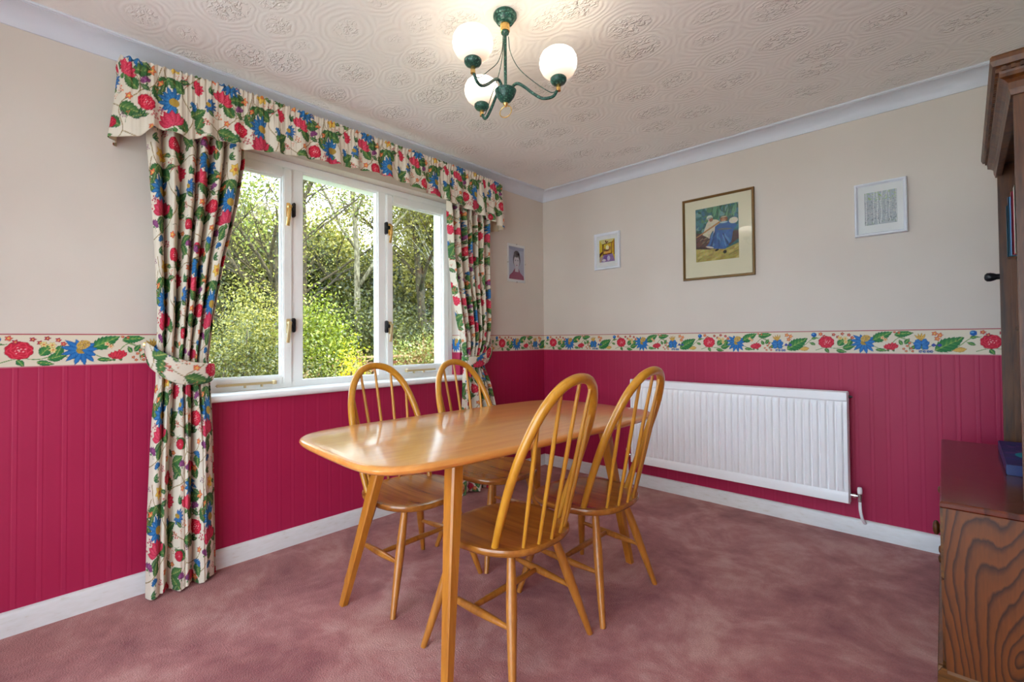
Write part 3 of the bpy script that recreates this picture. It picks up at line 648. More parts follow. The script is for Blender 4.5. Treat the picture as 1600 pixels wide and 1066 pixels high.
# ------------------------------------------------------------------ dining chairs: hoop back, five spindles, turned legs
def chair_proto():
    t = empty('dining_chair', (0, 0, 0))
    # local frame: +x = the way a sitter faces
    n, rings = 72, 14; bm = bmesh.new()
    def rim(k, s):
        a = k/n*2*math.pi; c, q = math.cos(a), math.sin(a); e1 = 2/2.7
        x = math.copysign(abs(c)**e1, c); y = math.copysign(abs(q)**e1, q)
        wx = .208; wy = .217*(1-.10*max(0, -x)-.03*max(0, x)); return x*wx*s+.012, y*wy*s
    R = []
    for j in range(1, rings+1):
        s = j/rings; dish = -.014*(1-s**2.4); edge = 0 if s < .97 else -.003; R.append([bm.verts.new((*rim(k, s), .413+dish+edge-(.006*max(0, rim(k, s)[0]/.2)**2))) for k in range(n)])
    c0 = bm.verts.new((.012, 0, .399))
    for k in range(n): bm.faces.new((c0, R[0][k], R[0][(k+1) % n]))
    for A, B in zip(R, R[1:]):
        for k in range(n): bm.faces.new((A[k], B[k], B[(k+1) % n], A[(k+1) % n]))
    low = [R[-1]]
    for s, z in ((1.012, .404), (1.010, .396), (.975, .386), (.90, .379)):
        low.append([bm.verts.new((*rim(k, s), z-(.006*max(0, rim(k, 1)[0]/.2)**2))) for k in range(n)])
    for A, B in zip(low, low[1:]):
        for k in range(n): bm.faces.new((A[k], B[k], B[(k+1) % n], A[(k+1) % n]))
    bm.faces.new(low[-1][::-1]); bm_obj('seat', bm, M['seat'], t, True, 50)
    # bow
    ctl = [(.170, .405, -.088), (.178, .50, -.122), (.183, .60, -.160), (.180, .70, -.200), (.165, .79, -.238), (.136, .868, -.271), (.088, .925, -.297), (.032, .949, -.309)]
    P = [(f, y, z) for y, z, f in ctl]+[(f, -y, z) for y, z, f in ctl[::-1]]; bowp = catmull(P, 7)
    tubeo('back_hoop', bowp, lambda q: .0120+.0050*math.sin(math.pi*q)**.7, M['bow'], t, 14)
    half = sorted([(abs(p.y), p.z, p.x) for p in bowp if p.y >= 0], key=lambda v: v[1])
    def bow_at(y):
        best = None
        for a, b in zip(half, half[1:]):
            if a[1] > .62 and (a[0]-y)*(b[0]-y) <= 0: u = (y-a[0])/((b[0]-a[0]) or 1); best = (a[2]+(b[2]-a[2])*u, a[1]+(b[1]-a[1])*u)
        return best
    for y0, y1, f0 in ((-.112, -.150, -.160), (-.058, -.084, -.180), (0, 0, -.187), (.058, .084, -.180), (.112, .150, -.160)):
        f1, z1 = bow_at(abs(y1)) or (-.309, .945)
        a, b = Vector((f0, y0, .402)), Vector((f1, y1, z1)); tubeo('spindle', [a.lerp(b, i/10) for i in range(11)], lambda q: .0058+.0017*math.sin(math.pi*q), M['bow'], t, 10)
    feet = {}
    for (tx, ty), (bx, by) in (((.125, .125), (.200, .236)), ((.125, -.125), (.200, -.236)), ((-.105, .110), (-.200, .212)), ((-.105, -.110), (-.200, -.212))):
        a, b = Vector((tx, ty, .385)), Vector((bx, by, 0)); feet[(tx > 0, ty > 0)] = (a, b)
        q_ = (b-a).normalized()
        tubeo('leg', [a.lerp(b, i/12) for i in range(13)], lambda q: np.interp(q, [0, .12, .38, .7, 1], [.0130, .0150, .0185, .0150, .0105]), M['chair_leg'], t, 14)
    mids = []
    for s in (True, False):
        a = feet[(True, s)][0].lerp(feet[(True, s)][1], .52); b = feet[(False, s)][0].lerp(feet[(False, s)][1], .55); mids.append(a.lerp(b, .46))
        tubeo('stretcher', [a.lerp(b, i/12) for i in range(13)], lambda q: .0075+.0065*math.sin(math.pi*q)**1.5, M['chair_leg'], t, 12)
    tubeo('stretcher', [mids[0].lerp(mids[1], i/12) for i in range(13)], lambda q: .0085+.0035*math.sin(math.pi*q), M['chair_leg'], t, 12)
    return t
def dup(root):
    r = root.copy(); COL.objects.link(r)
    for ch in list(root.children):
        c = ch.copy(); COL.objects.link(c); c.parent = r
    return r
proto = chair_proto()
for i, (x, y, rz, lab) in enumerate((
        (1.385, -1.915, 181, 'hoop-back wooden chair nearest the camera, its back towards us, in front of the table'),
        (1.400, -1.430, 180, 'hoop-back wooden chair with its back towards us, in front of the white radiator'),
        (.765, -1.905, 1, 'hoop-back wooden chair facing us behind the table, in front of the middle window pane'),
        (.785, -1.415, 0, 'hoop-back wooden chair facing us behind the table, in front of the right curtain'))):
    c = proto if i == 0 else dup(proto)
    c.location = (x, y, 0); c.rotation_euler = (0, 0, math.radians(rz)); tag(c, lab, 'chair', 'dining chairs around the wooden table')

# ------------------------------------------------------------------ radiator
def radiator():
    x0, x1, z0, z1 = .876, 2.166, .185, .786; t = empty('radiator', ((x0+x1)/2, -.07, z0))
    tag(t, 'long white ribbed panel radiator on the pink wall', 'radiator')
    L, Hh = x1-x0, z1-z0; nf = 33; px = L/2
    # pressed front panel with upright flutes
    prof = [0]; cols = []
    pitch = (L-.044)/nf
    xs = [-px, -px+.006, -px+.020]; hs = [0, .006, .006]
    for i in range(nf):
        a = -px+.022+i*pitch
        for q, h in ((.02, 0.0), (.10, .0), (.20, .006), (.30, .0095), (.78, .0095), (.88, .006), (.98, .0)): xs.append(a+q*pitch); hs.append(h)
    xs += [px-.020, px-.006, px]; hs += [.006, .006, 0]
    zs = np.array([0, .006, .042, .050, .062, .075, .085, Hh-.090, Hh-.080, Hh-.068, Hh-.056, Hh-.048, Hh-.006, Hh])
    kk = np.array([0, 0, 0, 0, 0, .7, 1, 1, 1, .7, 0, 0, 0, 0])
    base = np.array([0, .008, .008, .006, .002, .001, 0, 0, 0, .001, .002, .008, .008, 0])
    P = np.zeros((len(zs), len(xs), 3)); hs = np.array(hs)
    for j in range(len(zs)):
        P[j, :, 0] = xs; P[j, :, 2] = zs[j]; flut = hs*kk[j]+base[j]; P[j, :, 1] = -.030-flut
    P[:, 0, 1] = -.020; P[:, -1, 1] = -.020; P[0, :, 1] = -.020; P[-1, :, 1] = -.020
    o = grid('front_panel', P, None, M['rad'], t, True)
    try: o.data.set_sharp_from_angle(angle=math.radians(30))
    except Exception: pass
    o['label'] = 'ribbed front face'
    bm = bmesh.new(); box(bm, -px, px, -.0205, .018, 0.002, Hh-.002, .004)
    bm_obj('body', bm, M['rad'], t, True, 35)
    for x in (-.45, .45): boxo('bracket', (x-.02, x+.02, .017, .0685, .1, Hh-.1), M['rad'], t, 0)
    for sx in (1, -1):
        ex = sx*px; v = bmesh.new()
        lathe(v, [(0, 0), (.009, 0), (.009, .012), (.013, .012), (.013, .026), (.008, .028), (.008, .040), (0, .040)], (ex-sx*.002, -.002, .045), 14, (sx, 0, 0))
        lathe(v, [(0, -.03), (.010, -.028), (.010, -.006), (.012, -.004), (.012, .012), (.008, .016), (0, .017)], (ex+sx*.040, -.002, .045), 14)
        bm_obj('valve', v, M['chrome'], t, True, 40)
        latheo('valve_cap', [(0, 0), (.0105, .001), (.0115, .022), (.009, .034), (0, .037)], (ex+sx*.040, -.002, .058), M['rad'], t, 16)
        tubeo('pipe', catmull([(ex+sx*.040, -.002, .018), (ex+sx*.041, -.002, -.03), (ex+sx*.047, .010, -.075), (ex+sx*.053, .028, -.100), (ex+sx*.055, .045, -.107)], 5), .0075, M['rad'], t, 10)
    latheo('bleed_valve', [(0, 0), (.008, 0), (.008, .010), (.005, .012), (.005, .018), (0, .018)], (px-.002, -.002, Hh-.03), M['iron'], t, 12, (1, 0, 0))
radiator()

# ------------------------------------------------------------------ chandelier
def chandelier():
    hx, hy = 1.318, -1.850; t = empty('chandelier', (hx, hy, H)); tag(t, 'three armed green and brass ceiling light with white glass bowls', 'ceiling light')
    Z = -H
    latheo('ceiling_rose', [(0, 0), (.043, 0), (.046, -.005), (.046, -.014), (.043, -.018), (.040, -.019), (.038, -.026), (.031, -.036), (.022, -.041), (0, -.041)], (0, 0, 0), M['green'], t, 32)
    rib = [(0, -.040)]
    for i in range(6): rib += [(.0185, -.040-i*.005), (.0185, -.0435-i*.005), (.0165, -.0445-i*.005)]
    latheo('brass_collar', rib+[(0, -.071)], (0, 0, 0), M['brass'], t, 24)
    latheo('stem', [(0, -.070), (.016, -.070), (.015, -.078), (.0062, -.084), (.0062, -.300), (0, -.300)], (0, 0, 0), M['green'], t, 18)
    hb = -.300
    latheo('hub', [(0, hb+.002), (.039, hb+.002), (.042, hb-.001), (.040, hb-.008), (.034, hb-.024), (.022, hb-.041), (.010, hb-.049), (0, hb-.050)], (0, 0, 0), M['green'], t, 32)
    fin = latheo('finial', [(0, hb-.048), (.010, hb-.050), (.010, hb-.054), (.006, hb-.058), (.004, hb-.064), (0, hb-.066)], (0, 0, 0), M['brass'], t, 18)
    ring = [(.025*math.cos(a), .006*math.cos(a), hb-.083+.022*math.sin(a)) for a in np.linspace(0, 2*math.pi, 33)[:-1]]
    tubeo('ring_pull', ring, .0020, M['brass'], fin, 8, closed=True)
    R = .2; zc = 2.066-H
    for ang, rr in ((-83, .193), (33, .205), (166, .188)):
        a = math.radians(ang); d = Vector((math.cos(a), math.sin(a), 0))
        pr = lambda r, z: d*r+Vector((0, 0, z))
        arm = tubeo('arm', catmull([pr(.020, hb-.006), pr(.032, hb+.016), pr(.050, hb+.022), pr(.075, hb+.006), pr(.110, hb-.024), pr(.145, hb-.045), pr(rr-.022, hb-.042), pr(rr-.005, hb-.020), pr(rr, zc-.042)], 7), .0058, M['green'], t, 12)
        c = pr(rr, zc)
        latheo('brass_neck', [(0, -.044), (.0085, -.044), (.0085, -.020), (.007, -.018), (0, -.016)], c, M['brass'], arm, 16)
        latheo('cup', [(0, -.020), (.010, -.020), (.026, -.013), (.031, -.004), (.031, .004), (.026, .009), (0, .009)], c, M['green'], arm, 24)
        gp = [(.026, .008), (.044, .013), (.060, .027), (.069, .046), (.0715, .064), (.069, .082), (.062, .096), (.053, .104)]
        inner = [(r-.003, z) for r, z in gp[::-1]]
        latheo('glass_bowl', gp+inner+[(0, .011)], c, M['globe'], arm, 32)
        ch = catmull([pr(.013, -.090), pr(.020, -.150), pr(.050, hb+.085), pr(.105, hb+.028), pr(rr-.035, hb-.022), pr(rr-.010, hb-.024)], 8)
        tubeo('chain', ch, .0016, M['green'], arm, 6)
chandelier()

# ------------------------------------------------------------------ pictures
def brushed(c, seed, amt=14, sc_=3):
    r = np.random.default_rng(seed); n = r.normal(0, 1, (c.ny//sc_+2, c.nx//sc_+2, 3)); n = np.repeat(np.repeat(n, sc_, 0), sc_, 1)[:c.ny, :c.nx]; c.a = np.clip(c.a+n*amt, 0, 255)
def art_boat():
    c = Canvas(.30, .40, .0016, (52, 100, 104), False); r = np.random.default_rng(2)
    for i in range(90):
        x, y = r.uniform(0, .3), r.uniform(.22, .4); c.ell(x, y, r.uniform(.01, .03), r.uniform(.006, .02), [(66, 126, 128), (40, 84, 70), (86, 130, 96), (58, 108, 130), (110, 150, 150)][r.integers(5)], r.uniform(0, 3))
    for i in range(26): x = .12+r.uniform(0, .17); c.ell(x, r.uniform(.30, .39), .006, .04, [(64, 124, 96), (52, 104, 84), (98, 150, 120)][r.integers(3)], r.uniform(-.3, .1))
    c.poly([(0, 0), (.3, 0), (.3, .11), (.20, .075), (.10, .09), (0, .12)], (172, 156, 84))
    for i in range(40): c.ell(r.uniform(0, .3), r.uniform(0, .09), .02, .008, [(186, 168, 92), (160, 140, 76), (196, 180, 112)][r.integers(3)], .4)
    c.poly([(0, .10), (.10, .085), (.24, .10), (.30, .14), (.30, .20), (.16, .20), (0, .22)], (82, 58, 50))
    for i in range(20): c.ell(r.uniform(0, .1), r.uniform(.12, .21), .02, .006, [(104, 64, 54), (70, 46, 44), (128, 104, 84)][r.integers(3)], .5)
    c.poly([(.05, .20), (.08, .28), (.10, .31), (.15, .30), (.19, .27), (.17, .23), (.11, .19), (.10, .17)], (212, 200, 176)); c.poly([(.0, .19), (.01, .185), (.18, .275), (.17, .285)], (176, 124, 74))
    c.ell(.102, .322, .022, .018, (206, 206, 190)); c.ell(.112, .306, .014, .015, (164, 100, 76)); c.ell(.100, .318, .022, .006, (150, 160, 150), .3); c.poly([(.09, .2), (.13, .2), (.13, .16), (.09, .17)], (196, 186, 156))
    c.poly([(.14, .25), (.18, .275), (.24, .275), (.29, .235), (.27, .215), (.26, .19), (.25, .13), (.21, .075), (.14, .085), (.075, .11), (.10, .14), (.13, .18)], (54, 96, 156))
    for i in range(34):
        t = r.uniform(0, 1); c.ell(.10+.13*t+r.uniform(-.01, .01), .11+r.uniform(0, .09), .006, .026, [(44, 80, 138), (92, 136, 184), (62, 110, 170), (36, 66, 112)][r.integers(4)], -.5+t)
    c.ell(.20, .296, .026, .022, (134, 84, 50)); c.ell(.198, .288, .015, .016, (196, 138, 104)); c.ell(.19, .292, .003, .002, (80, 50, 40)); c.ell(.205, .292, .003, .002, (80, 50, 40)); c.ell(.20, .311, .02, .004, (196, 178, 150)); c.ell(.20, .272, .026, .007, (160, 190, 206)); c.ell(.205, .222, .05, .007, (96, 108, 112), -.1)
    c.ell(.265, .275, .03, .022, (216, 208, 190)); c.ell(.15, .075, .014, .007, (30, 28, 34), .3); c.ell(.205, .055, .012, .012, (26, 26, 30)); c.ell(.10, .102, .03, .007, (210, 204, 190), -.3)
    for q in ((.02, .01, .9), (.03, .02, .5)): c.ell(*q[:2], .012, .001, (60, 50, 40), q[2])
    for i in range(5): c.ell(.235+i*.011, .032+i*.005, .006, .0012, (60, 50, 40), .6)
    brushed(c, 3, 12, 2); return c
def art_room():
    c = Canvas(.10, .145, .0012, (222, 190, 48), False)
    c.poly([(0, .145), (.10, .145), (.08, .125), (.02, .115)], (226, 214, 150)); c.poly([(0, 0), (.10, 0), (.085, .05), (.02, .045)], (150, 118, 176))
    c.poly([(0, .03), (.02, .055), (.02, .07), (0, .055)], (96, 44, 28)); c.poly([(0, 0), (.012, 0), (.03, .05), (0, .03)], (190, 160, 140)); c.poly([(.082, .06), (.10, .05), (.10, .145), (.082, .12)], (214, 168, 40)); c.poly([(.093, .045), (.10, .04), (.10, .145), (.093, .13)], (150, 90, 40))
    c.poly([(.02, .045), (.028, .045), (.028, .118), (.02, .115)], (108, 52, 28)); c.poly([(.028, .045), (.082, .048), (.082, .055), (.028, .052)], (110, 54, 34)); c.poly([(.02, .112), (.09, .12), (.09, .124), (.02, .117)], (104, 58, 34)); c.poly([(.076, .05), (.082, .05), (.082, .12), (.076, .118)], (146, 100, 50))
    c.ell(.053, .062, .022, .009, (232, 176, 92)); c.ell(.05, .074, .014, .006, (120, 80, 50)); c.ell(.052, .092, .010, .014, (248, 236, 190)); c.ell(.05, .126, .010, .004, (116, 64, 50), .5); c.ell(.042, .132, .004, .006, (110, 60, 40)); c.ell(.034, .078, .004, .010, (80, 80, 84)); c.ell(.068, .085, .006, .014, (166, 110, 80))
    c.ell(.045, .028, .016, .014, (120, 84, 170)); c.ell(.06, .022, .01, .016, (210, 196, 226)); c.ell(.03, .012, .012, .008, (226, 214, 222)); brushed(c, 9, 10, 2); return c
def art_birch():
    c = Canvas(.145, .165, .0011, (176, 182, 190), False); r = np.random.default_rng(4)
    for i in range(260):
        x, y = r.uniform(0, .145), r.uniform(0, .165); q = [(150, 156, 166), (198, 200, 200), (172, 172, 178), (206, 206, 196), (132, 140, 152)][r.integers(5)]
        if y > .12: q = [(150, 182, 96), (176, 200, 150), (168, 192, 220), (196, 208, 214)][r.integers(4)]
        if y < .03: q = [(120, 130, 138), (140, 160, 130), (104, 112, 124)][r.integers(3)]
        c.ell(x, y, r.uniform(.001, .004), r.uniform(.001, .005), q, r.uniform(0, 3))
    for x, w, b, k in ((.008, .0035, 0, .0), (.040, .0035, .008, .003), (.062, .0055, .0, -.004), (.071, .0045, .0, .006), (.094, .0026, .012, .005), (.116, .0028, .014, -.006), (.141, .003, .006, 0)):
        c.stem([(x, b), (x+k, .05), (x+k*.5, .11), (x+k*1.6, .165)], w, (226, 228, 230))
        for j in range(12): c.ell(x+k*.6+r.uniform(-.5, .5)*w, b+.012*j+.004, w*.4, .0008, (110, 112, 116))
    for i in range(150):
        x, y = r.uniform(0, .145), r.uniform(.0, .165); q = [(150, 178, 100), (170, 192, 130), (176, 194, 214)][r.integers(3)] if y > .118 else ([(168, 170, 178), (190, 190, 192), (150, 152, 160)][r.integers(3)] if y > .04 else (128, 136, 140))
        c.ell(x, y, r.uniform(.001, .0035), r.uniform(.001, .003), q, r.uniform(0, 3))
    for a in ((.066, .11, .10, .15), (.064, .12, .03, .155)): c.stem([(a[0], a[1]), ((a[0]+a[2])/2, a[3]-.015), (a[2], a[3])], .002, (214, 218, 220))
    brushed(c, 6, 7, 1); return c
def art_head():
    c = Canvas(.168, .255, .0012, (178, 178, 202), False)
    c.ell(.084, .285, .15, .06, (158, 160, 190)); c.poly([(0, 0), (.168, 0), (.16, .03), (.125, .055), (.108, .085), (.062, .085), (.04, .055), (.008, .03)], (142, 62, 96))
    c.poly([(.066, .06), (.104, .06), (.104, .10), (.066, .10)], (200, 194, 208)); c.ell(.085, .155, .040, .062, (66, 58, 72)); c.ell(.085, .140, .031, .050, (206, 200, 212)); c.ell(.085, .20, .030, .026, (60, 54, 66))
    for x in (.072, .098): c.ell(x, .150, .006, .004, (96, 92, 112))
    c.ell(.085, .112, .008, .004, (170, 110, 140)); brushed(c, 8, 4, 2); return c
def picture(name, x0, x1, z0, z1, fw, fd, fm, mat_col, art, inner, label, wall='back', clip=False, glass=True):
    cx, cz = (x0+x1)/2, (z0+z1)/2; w, h = x1-x0, z1-z0
    if wall == 'back': t = empty(name, (cx, -.001, cz), 0)
    else: t = empty(name, (.001, cx, cz), math.pi/2)
    tag(t, label, 'picture')
    hw, hh = w/2, h/2
    if not clip:
        bm = bmesh.new(); prof = [(0, 0), (0, fd*.75), (fw*.2, fd), (fw*.55, fd), (fw*.8, fd*.7), (fw, fd*.55), (fw, 0)]
        cs = [(-1, -1), (1, -1), (1, 1), (-1, 1)]; rings = [[bm.verts.new((sx*(hw-p), -q, sz*(hh-p))) for p, q in prof] for sx, sz in cs]; n = len(prof)
        for i in range(4):
            A, B = rings[i], rings[(i+1) % 4]
            for k in range(n): bm.faces.new((A[k], A[(k+1) % n], B[(k+1) % n], B[k]))
        bm_obj('frame', bm, fm, t)
    else: fw = 0
    d = fd*.45
    boxo('mount', (-hw+fw*.9, hw-fw*.9, -d, -.001, -hh+fw*.9, hh-fw*.9), mat_col, t, 0)
    ax0, ax1, az0, az1 = inner; c = art(); n1, n2 = int(c.ny), int(c.nx)
    X, Z = np.meshgrid(np.linspace(-hw+ax0*w, -hw+ax1*w, n2), np.linspace(-hh+az0*h, -hh+az1*h, n1))
    P = np.stack([X, np.full_like(X, -d-.0008), Z], -1); grid('print', P, c.a, M['print'], t, False)
    boxo('glass', (-hw+fw*.9, hw-fw*.9, -d-.0042, -d-.0022, -hh+fw*.9, hh-fw*.9), M['glass'], t, 0)
    if clip:
        for x, z, a, b in ((0, hh, .006, .008), (0, -hh, .006, .008), (hw, 0, .008, .006), (-hw, 0, .008, .006)): boxo('clip', (x-a/2, x+a/2, -d-.006, -.001, z-b/2, z+b/2), M['chrome'], t, 0)
M['gilt'] = simple('dark_gilt_frame', L4(122, 92, 48), .35, .35); M['white_frame'] = simple('white_picture_frame', L4(222, 226, 234), .45)
M['cream_mount'] = simple('cream_mount_card', L4(226, 216, 190), .8, noise=.02); M['white_mount'] = simple('white_mount_card', L4(230, 230, 232), .8, noise=.01)
picture('framed_picture', 1.245, 1.698, 1.470, 2.020, .016, .022, M['gilt'], M['cream_mount'], art_boat, (.195, .795, .215, .86), 'large picture of figures in blue and white beside water, dark gilt frame and cream mount')
picture('framed_picture', .532, .757, 1.620, 1.903, .020, .020, M['white_frame'], M['white_mount'], art_room, (.20, .80, .20, .82), 'small white framed picture of a yellow room with a purple floor')
picture('framed_picture', 2.201, 2.421, 1.620, 1.905, .016, .026, M['white_frame'], M['white_mount'], art_birch, (.20, .815, .20, .815), 'white framed picture of pale birch trunks, furthest right on the wall')
picture('framed_picture', -.458, -.252, 1.546, 1.853, .0, .014, M['white_frame'], M['white_mount'], art_head, (.06, .94, .07, .93), 'small clip framed picture of a head in a red top, between curtain and corner', 'left', clip=True)

# ------------------------------------------------------------------ low dresser with an open hutch above, seen end on
def dresser():
    yn, yf, xf, xb = -1.384, -.322, 2.530, 2.985; zt = .62
    t = empty('dresser', ((xf+xb)/2, (yn+yf)/2, 0)); tag(t, 'dark stained oak dresser with open shelves above, at the right edge', 'dresser')
    def B(name, d, mat, par=t, bev=.002): 
        o = boxo(name, d, mat, None, bev); o.parent = par
        base = t.location.copy()
        if par is not t: pass
        o.matrix_parent_inverse = Matrix.Translation(-base); return o
    bx = xf+.006
    # base
    B('side_panel', (bx, xb-.004, yn+.005, yn+.023, .135, zt-.018), M['oak_side']); B('side_panel', (bx+.004, xb-.004, yf-.030, yf-.012, .135, zt-.018), M['oak_side'])
    B('back_panel', (xb-.014, xb-.004, yn+.03, yf-.03, .135, zt-.018), M['oak_dark'])
    bm = bmesh.new(); z0 = zt-.019; pr = [(.003, 0), (0, .004), (0, .013), (.002, .017), (.004, .019)]
    rr = [[bm.verts.new((x, y, z0+q)) for x, y in ((xf+p, yn+p), (xb, yn+p), (xb, yf-p), (xf+p, yf-p))] for p, q in pr]
    for A, C in zip(rr, rr[1:]):
        for i in range(4): bm.faces.new((A[i], A[(i+1) % 4], C[(i+1) % 4], C[i]))
    bm.faces.new(rr[0][::-1]); bm.faces.new(rr[-1]); o = bm_obj('top', bm, M['oak_top'], t); o.matrix_parent_inverse = Matrix.Translation(-t.location)
    bm = bmesh.new(); px = xf-.012
    box(bm, px, xb, yn-.002, yf+.002, 0, .138, .002); prism(bm, [(0, .138), (0, .148), (.006, .156), (.009, .160), (.018, .160), (.018, .138)], 0, 1, lambda p, q, s: (px+.002+p, [yn-.002, yf+.002][int(s)], q))
    prism(bm, [(0, .138), (0, .148), (.006, .156), (.009, .160), (.018, .160), (.018, .138)], px+.002, xb, lambda p, q, s: (s, yn+p, q))
    o = bm_obj('plinth', bm, M['oak_h'], t); o.matrix_parent_inverse = Matrix.Translation(-t.location)
    # drawer and doors in the front, each with a turned knob
    W = (yf-yn-.06)/2; KNOB = [(0, 0), (.012, 0), (.012, .003), (.019, .006), (.0225, .010), (.021, .015), (.013, .019), (0, .020)]
    for i in range(2):
        y0 = yn+.03+i*W; dr = B('drawer', (bx-.006, bx+.012, y0+.002, y0+W-.002, .395, .598), M['oak_h'])
        k = latheo('knob', KNOB if i == 0 else [(a*.6, b*.55) for a, b in KNOB], (bx-.006, y0+W/2-.035, .470), M['oak'], None, 20, (-1, 0, 0)); k.parent = dr
        dd = B('door', (bx-.006, bx+.012, y0+.002, y0+W-.002, .163, .391), M['oak_side'])
        k = latheo('knob', [(a*.6, b*.55) for a, b in KNOB], (bx-.006, y0+W-.05 if i == 0 else y0+.05, .29), M['oak'], None, 20, (-1, 0, 0)); k.parent = dd
    # hutch
    hx = 2.703; hn, hf = -1.250, -.318; ztop = 1.794; xb = 2.955; B0 = B
    TURN = Matrix.Translation((hx, hn, 0)) @ Matrix.Rotation(math.radians(-1.4), 4, 'Z') @ Matrix.Translation((-hx, -hn, 0))   # the hutch stands a touch askew
    def B(*a, **k): o = B0(*a, **k); o.data.transform(TURN); return o
    def post(y0, y1):
        B('side_panel', (hx+.028, xb-.006, y0, y1, zt, ztop), M['oak'])
        B('stile', (hx-.003, hx+.028, y0-(.0), y1+.0, zt, ztop), M['oak'])
    post(hn, hn+.020); post(hf-.020, hf)
    B('back_panel', (xb-.012, xb-.004, hn+.02, hf-.02, zt, ztop), M['oak_dark'])
    for z, xfro in ((.722, hx+.045), (1.100, hx+.038), (1.385, hx+.045), (1.700, hx+.05)):
        s = B('shelf', (xfro, xb-.012, hn+.0195, hf-.0195, z, z+.016), M['oak_h'])
    B('cornice_board', (hx, xb-.004, hn, hf, ztop-.002, ztop+.016), M['oak_h'])
    # stepped cornice with a dentil course
    steps = [(.006, ztop-.030, ztop-.006), (.014, ztop-.006, ztop+.006), (.028, ztop+.006, ztop+.030), (.036, ztop+.046, ztop+.056), (.044, ztop+.056, ztop+.070), (.050, ztop+.070, ztop+.080)]
    cp = [(-.01, ztop-.046), (.008, ztop-.046), (.010, ztop-.036), (.012, ztop-.030), (.013, ztop-.012), (.020, ztop-.004), (.030, ztop+.002), (.030, ztop+.012), (.031, ztop+.018), (.031, ztop+.030), (.043, ztop+.032), (.046, ztop+.040), (.048, ztop+.046), (.048, ztop+.056), (.044, ztop+.062), (-.01, ztop+.062)]
    bm = bmesh.new(); cs = [(1, -1, xb, hn), (-1, -1, hx, hn), (-1, 1, hx, hf), (1, 1, xb, hf)]
    rg = []
    for sx, sy, x, y in cs: rg.append([bm.verts.new((x-(p if sx < 0 else 0), y+sy*p, z)) for p, z in cp])
    n = len(cp)
    for A, C in zip(rg, rg[1:]):
        for i in range(n): bm.faces.new((A[i], A[(i+1) % n], C[(i+1) % n], C[i]))
    bm.faces.new(rg[0]); bm.faces.new(rg[-1][::-1])
    # dentils
    y = hn-.026
    while y < hf+.02: box(bm, hx-.037, hx-.030, y, y+.009, ztop+.019, ztop+.030); y += .018
    x = hx-.026
    while x < xb-.02: box(bm, x, x+.009, hn-.037, hn-.030, ztop+.019, ztop+.030); x += .018
    o = bm_obj('cornice', bm, M['oak'], t); o.data.transform(TURN); o.matrix_parent_inverse = Matrix.Translation(-t.location)
    kb = latheo('knob', [(0, 0), (.012, 0), (.012, .010), (.016, .018), (.0185, .028), (.018, .038), (.011, .045), (0, .047)], (hx+.020, hf-.012, 1.327), M['iron'], None, 20, (-1, 0, 0)); kb.parent = t; kb.matrix_parent_inverse = Matrix.Translation(-t.location); kb['label'] = 'black round knob'
dresser()
def book(x0, x1, y, th, z, h, col, label, grp='books standing on the dresser shelf'):
    t = empty('book', ((x0+x1)/2, y+th/2, z)); tag(t, label, 'book', grp)
    boxo('pages', (-(x1-x0)/2+.003, (x1-x0)/2-.002, -th/2+.002, th/2-.002, .003, h-.003), M['paper'], t, 0)
    bm = bmesh.new(); w = (x1-x0)/2; box(bm, -w, w, -th/2, -th/2+.002, 0, h); box(bm, -w, w, th/2-.002, th/2, 0, h); box(bm, -w, -w+.003, -th/2, th/2, 0, h)
    bm_obj('cover', bm, simple('book_cover', L4(*col), .4), t)
M['paper'] = simple('book_pages', L4(226, 220, 206), .9)
y = -.385
y = -.375
for th, h, col, x0, lab in ((.026, .205, (36, 120, 150), 2.742, 'short teal book at the far end of the upper dresser shelf'), (.018, .235, (90, 150, 196), 2.745, 'light blue thin book beside the teal one on the upper shelf'), (.022, .250, (176, 28, 60), 2.752, 'crimson book on the upper shelf between the blue and white spines'),
                           (.045, .262, (214, 212, 200), 2.757, 'thick cream white book on the upper shelf')):
    y -= th+.003; book(x0, x0+.17, y, th, 1.401, h, col, lab)
t = empty('picture_book', (2.778, -.67, .6205), math.radians(-1.2)); tag(t, 'flat dark blue boxed book with a green and yellow oval, lying on the dresser top', 'book')
boxo('box_body', (-.083, .13, -.245, .245, 0, .034), simple('navy_box', L4(28, 44, 104), .35), t, .002)
c = Canvas(.21, .345, .002, (62, 50, 108), False)
for i in range(60): c.ell(random.uniform(0, .21), random.uniform(0, .345), .02, .01, random.choice([(70, 50, 120), (52, 56, 118), (96, 60, 120), (40, 50, 104)]), random.uniform(0, 3))
c.ell(.105, .14, .075, .06, (28, 150, 170)); c.ell(.125, .14, .055, .042, (196, 204, 60)); c.ell(.115, .125, .04, .03, (60, 160, 90)); c.ell(.10, .10, .02, .03, (40, 110, 180))
X, Y = np.meshgrid(np.linspace(-.081, .128, c.nx), np.linspace(-.243, .243, c.ny)); grid('cover_print', np.stack([X, Y, np.full_like(X, .0346)], -1), c.a, M['print'], t, False)
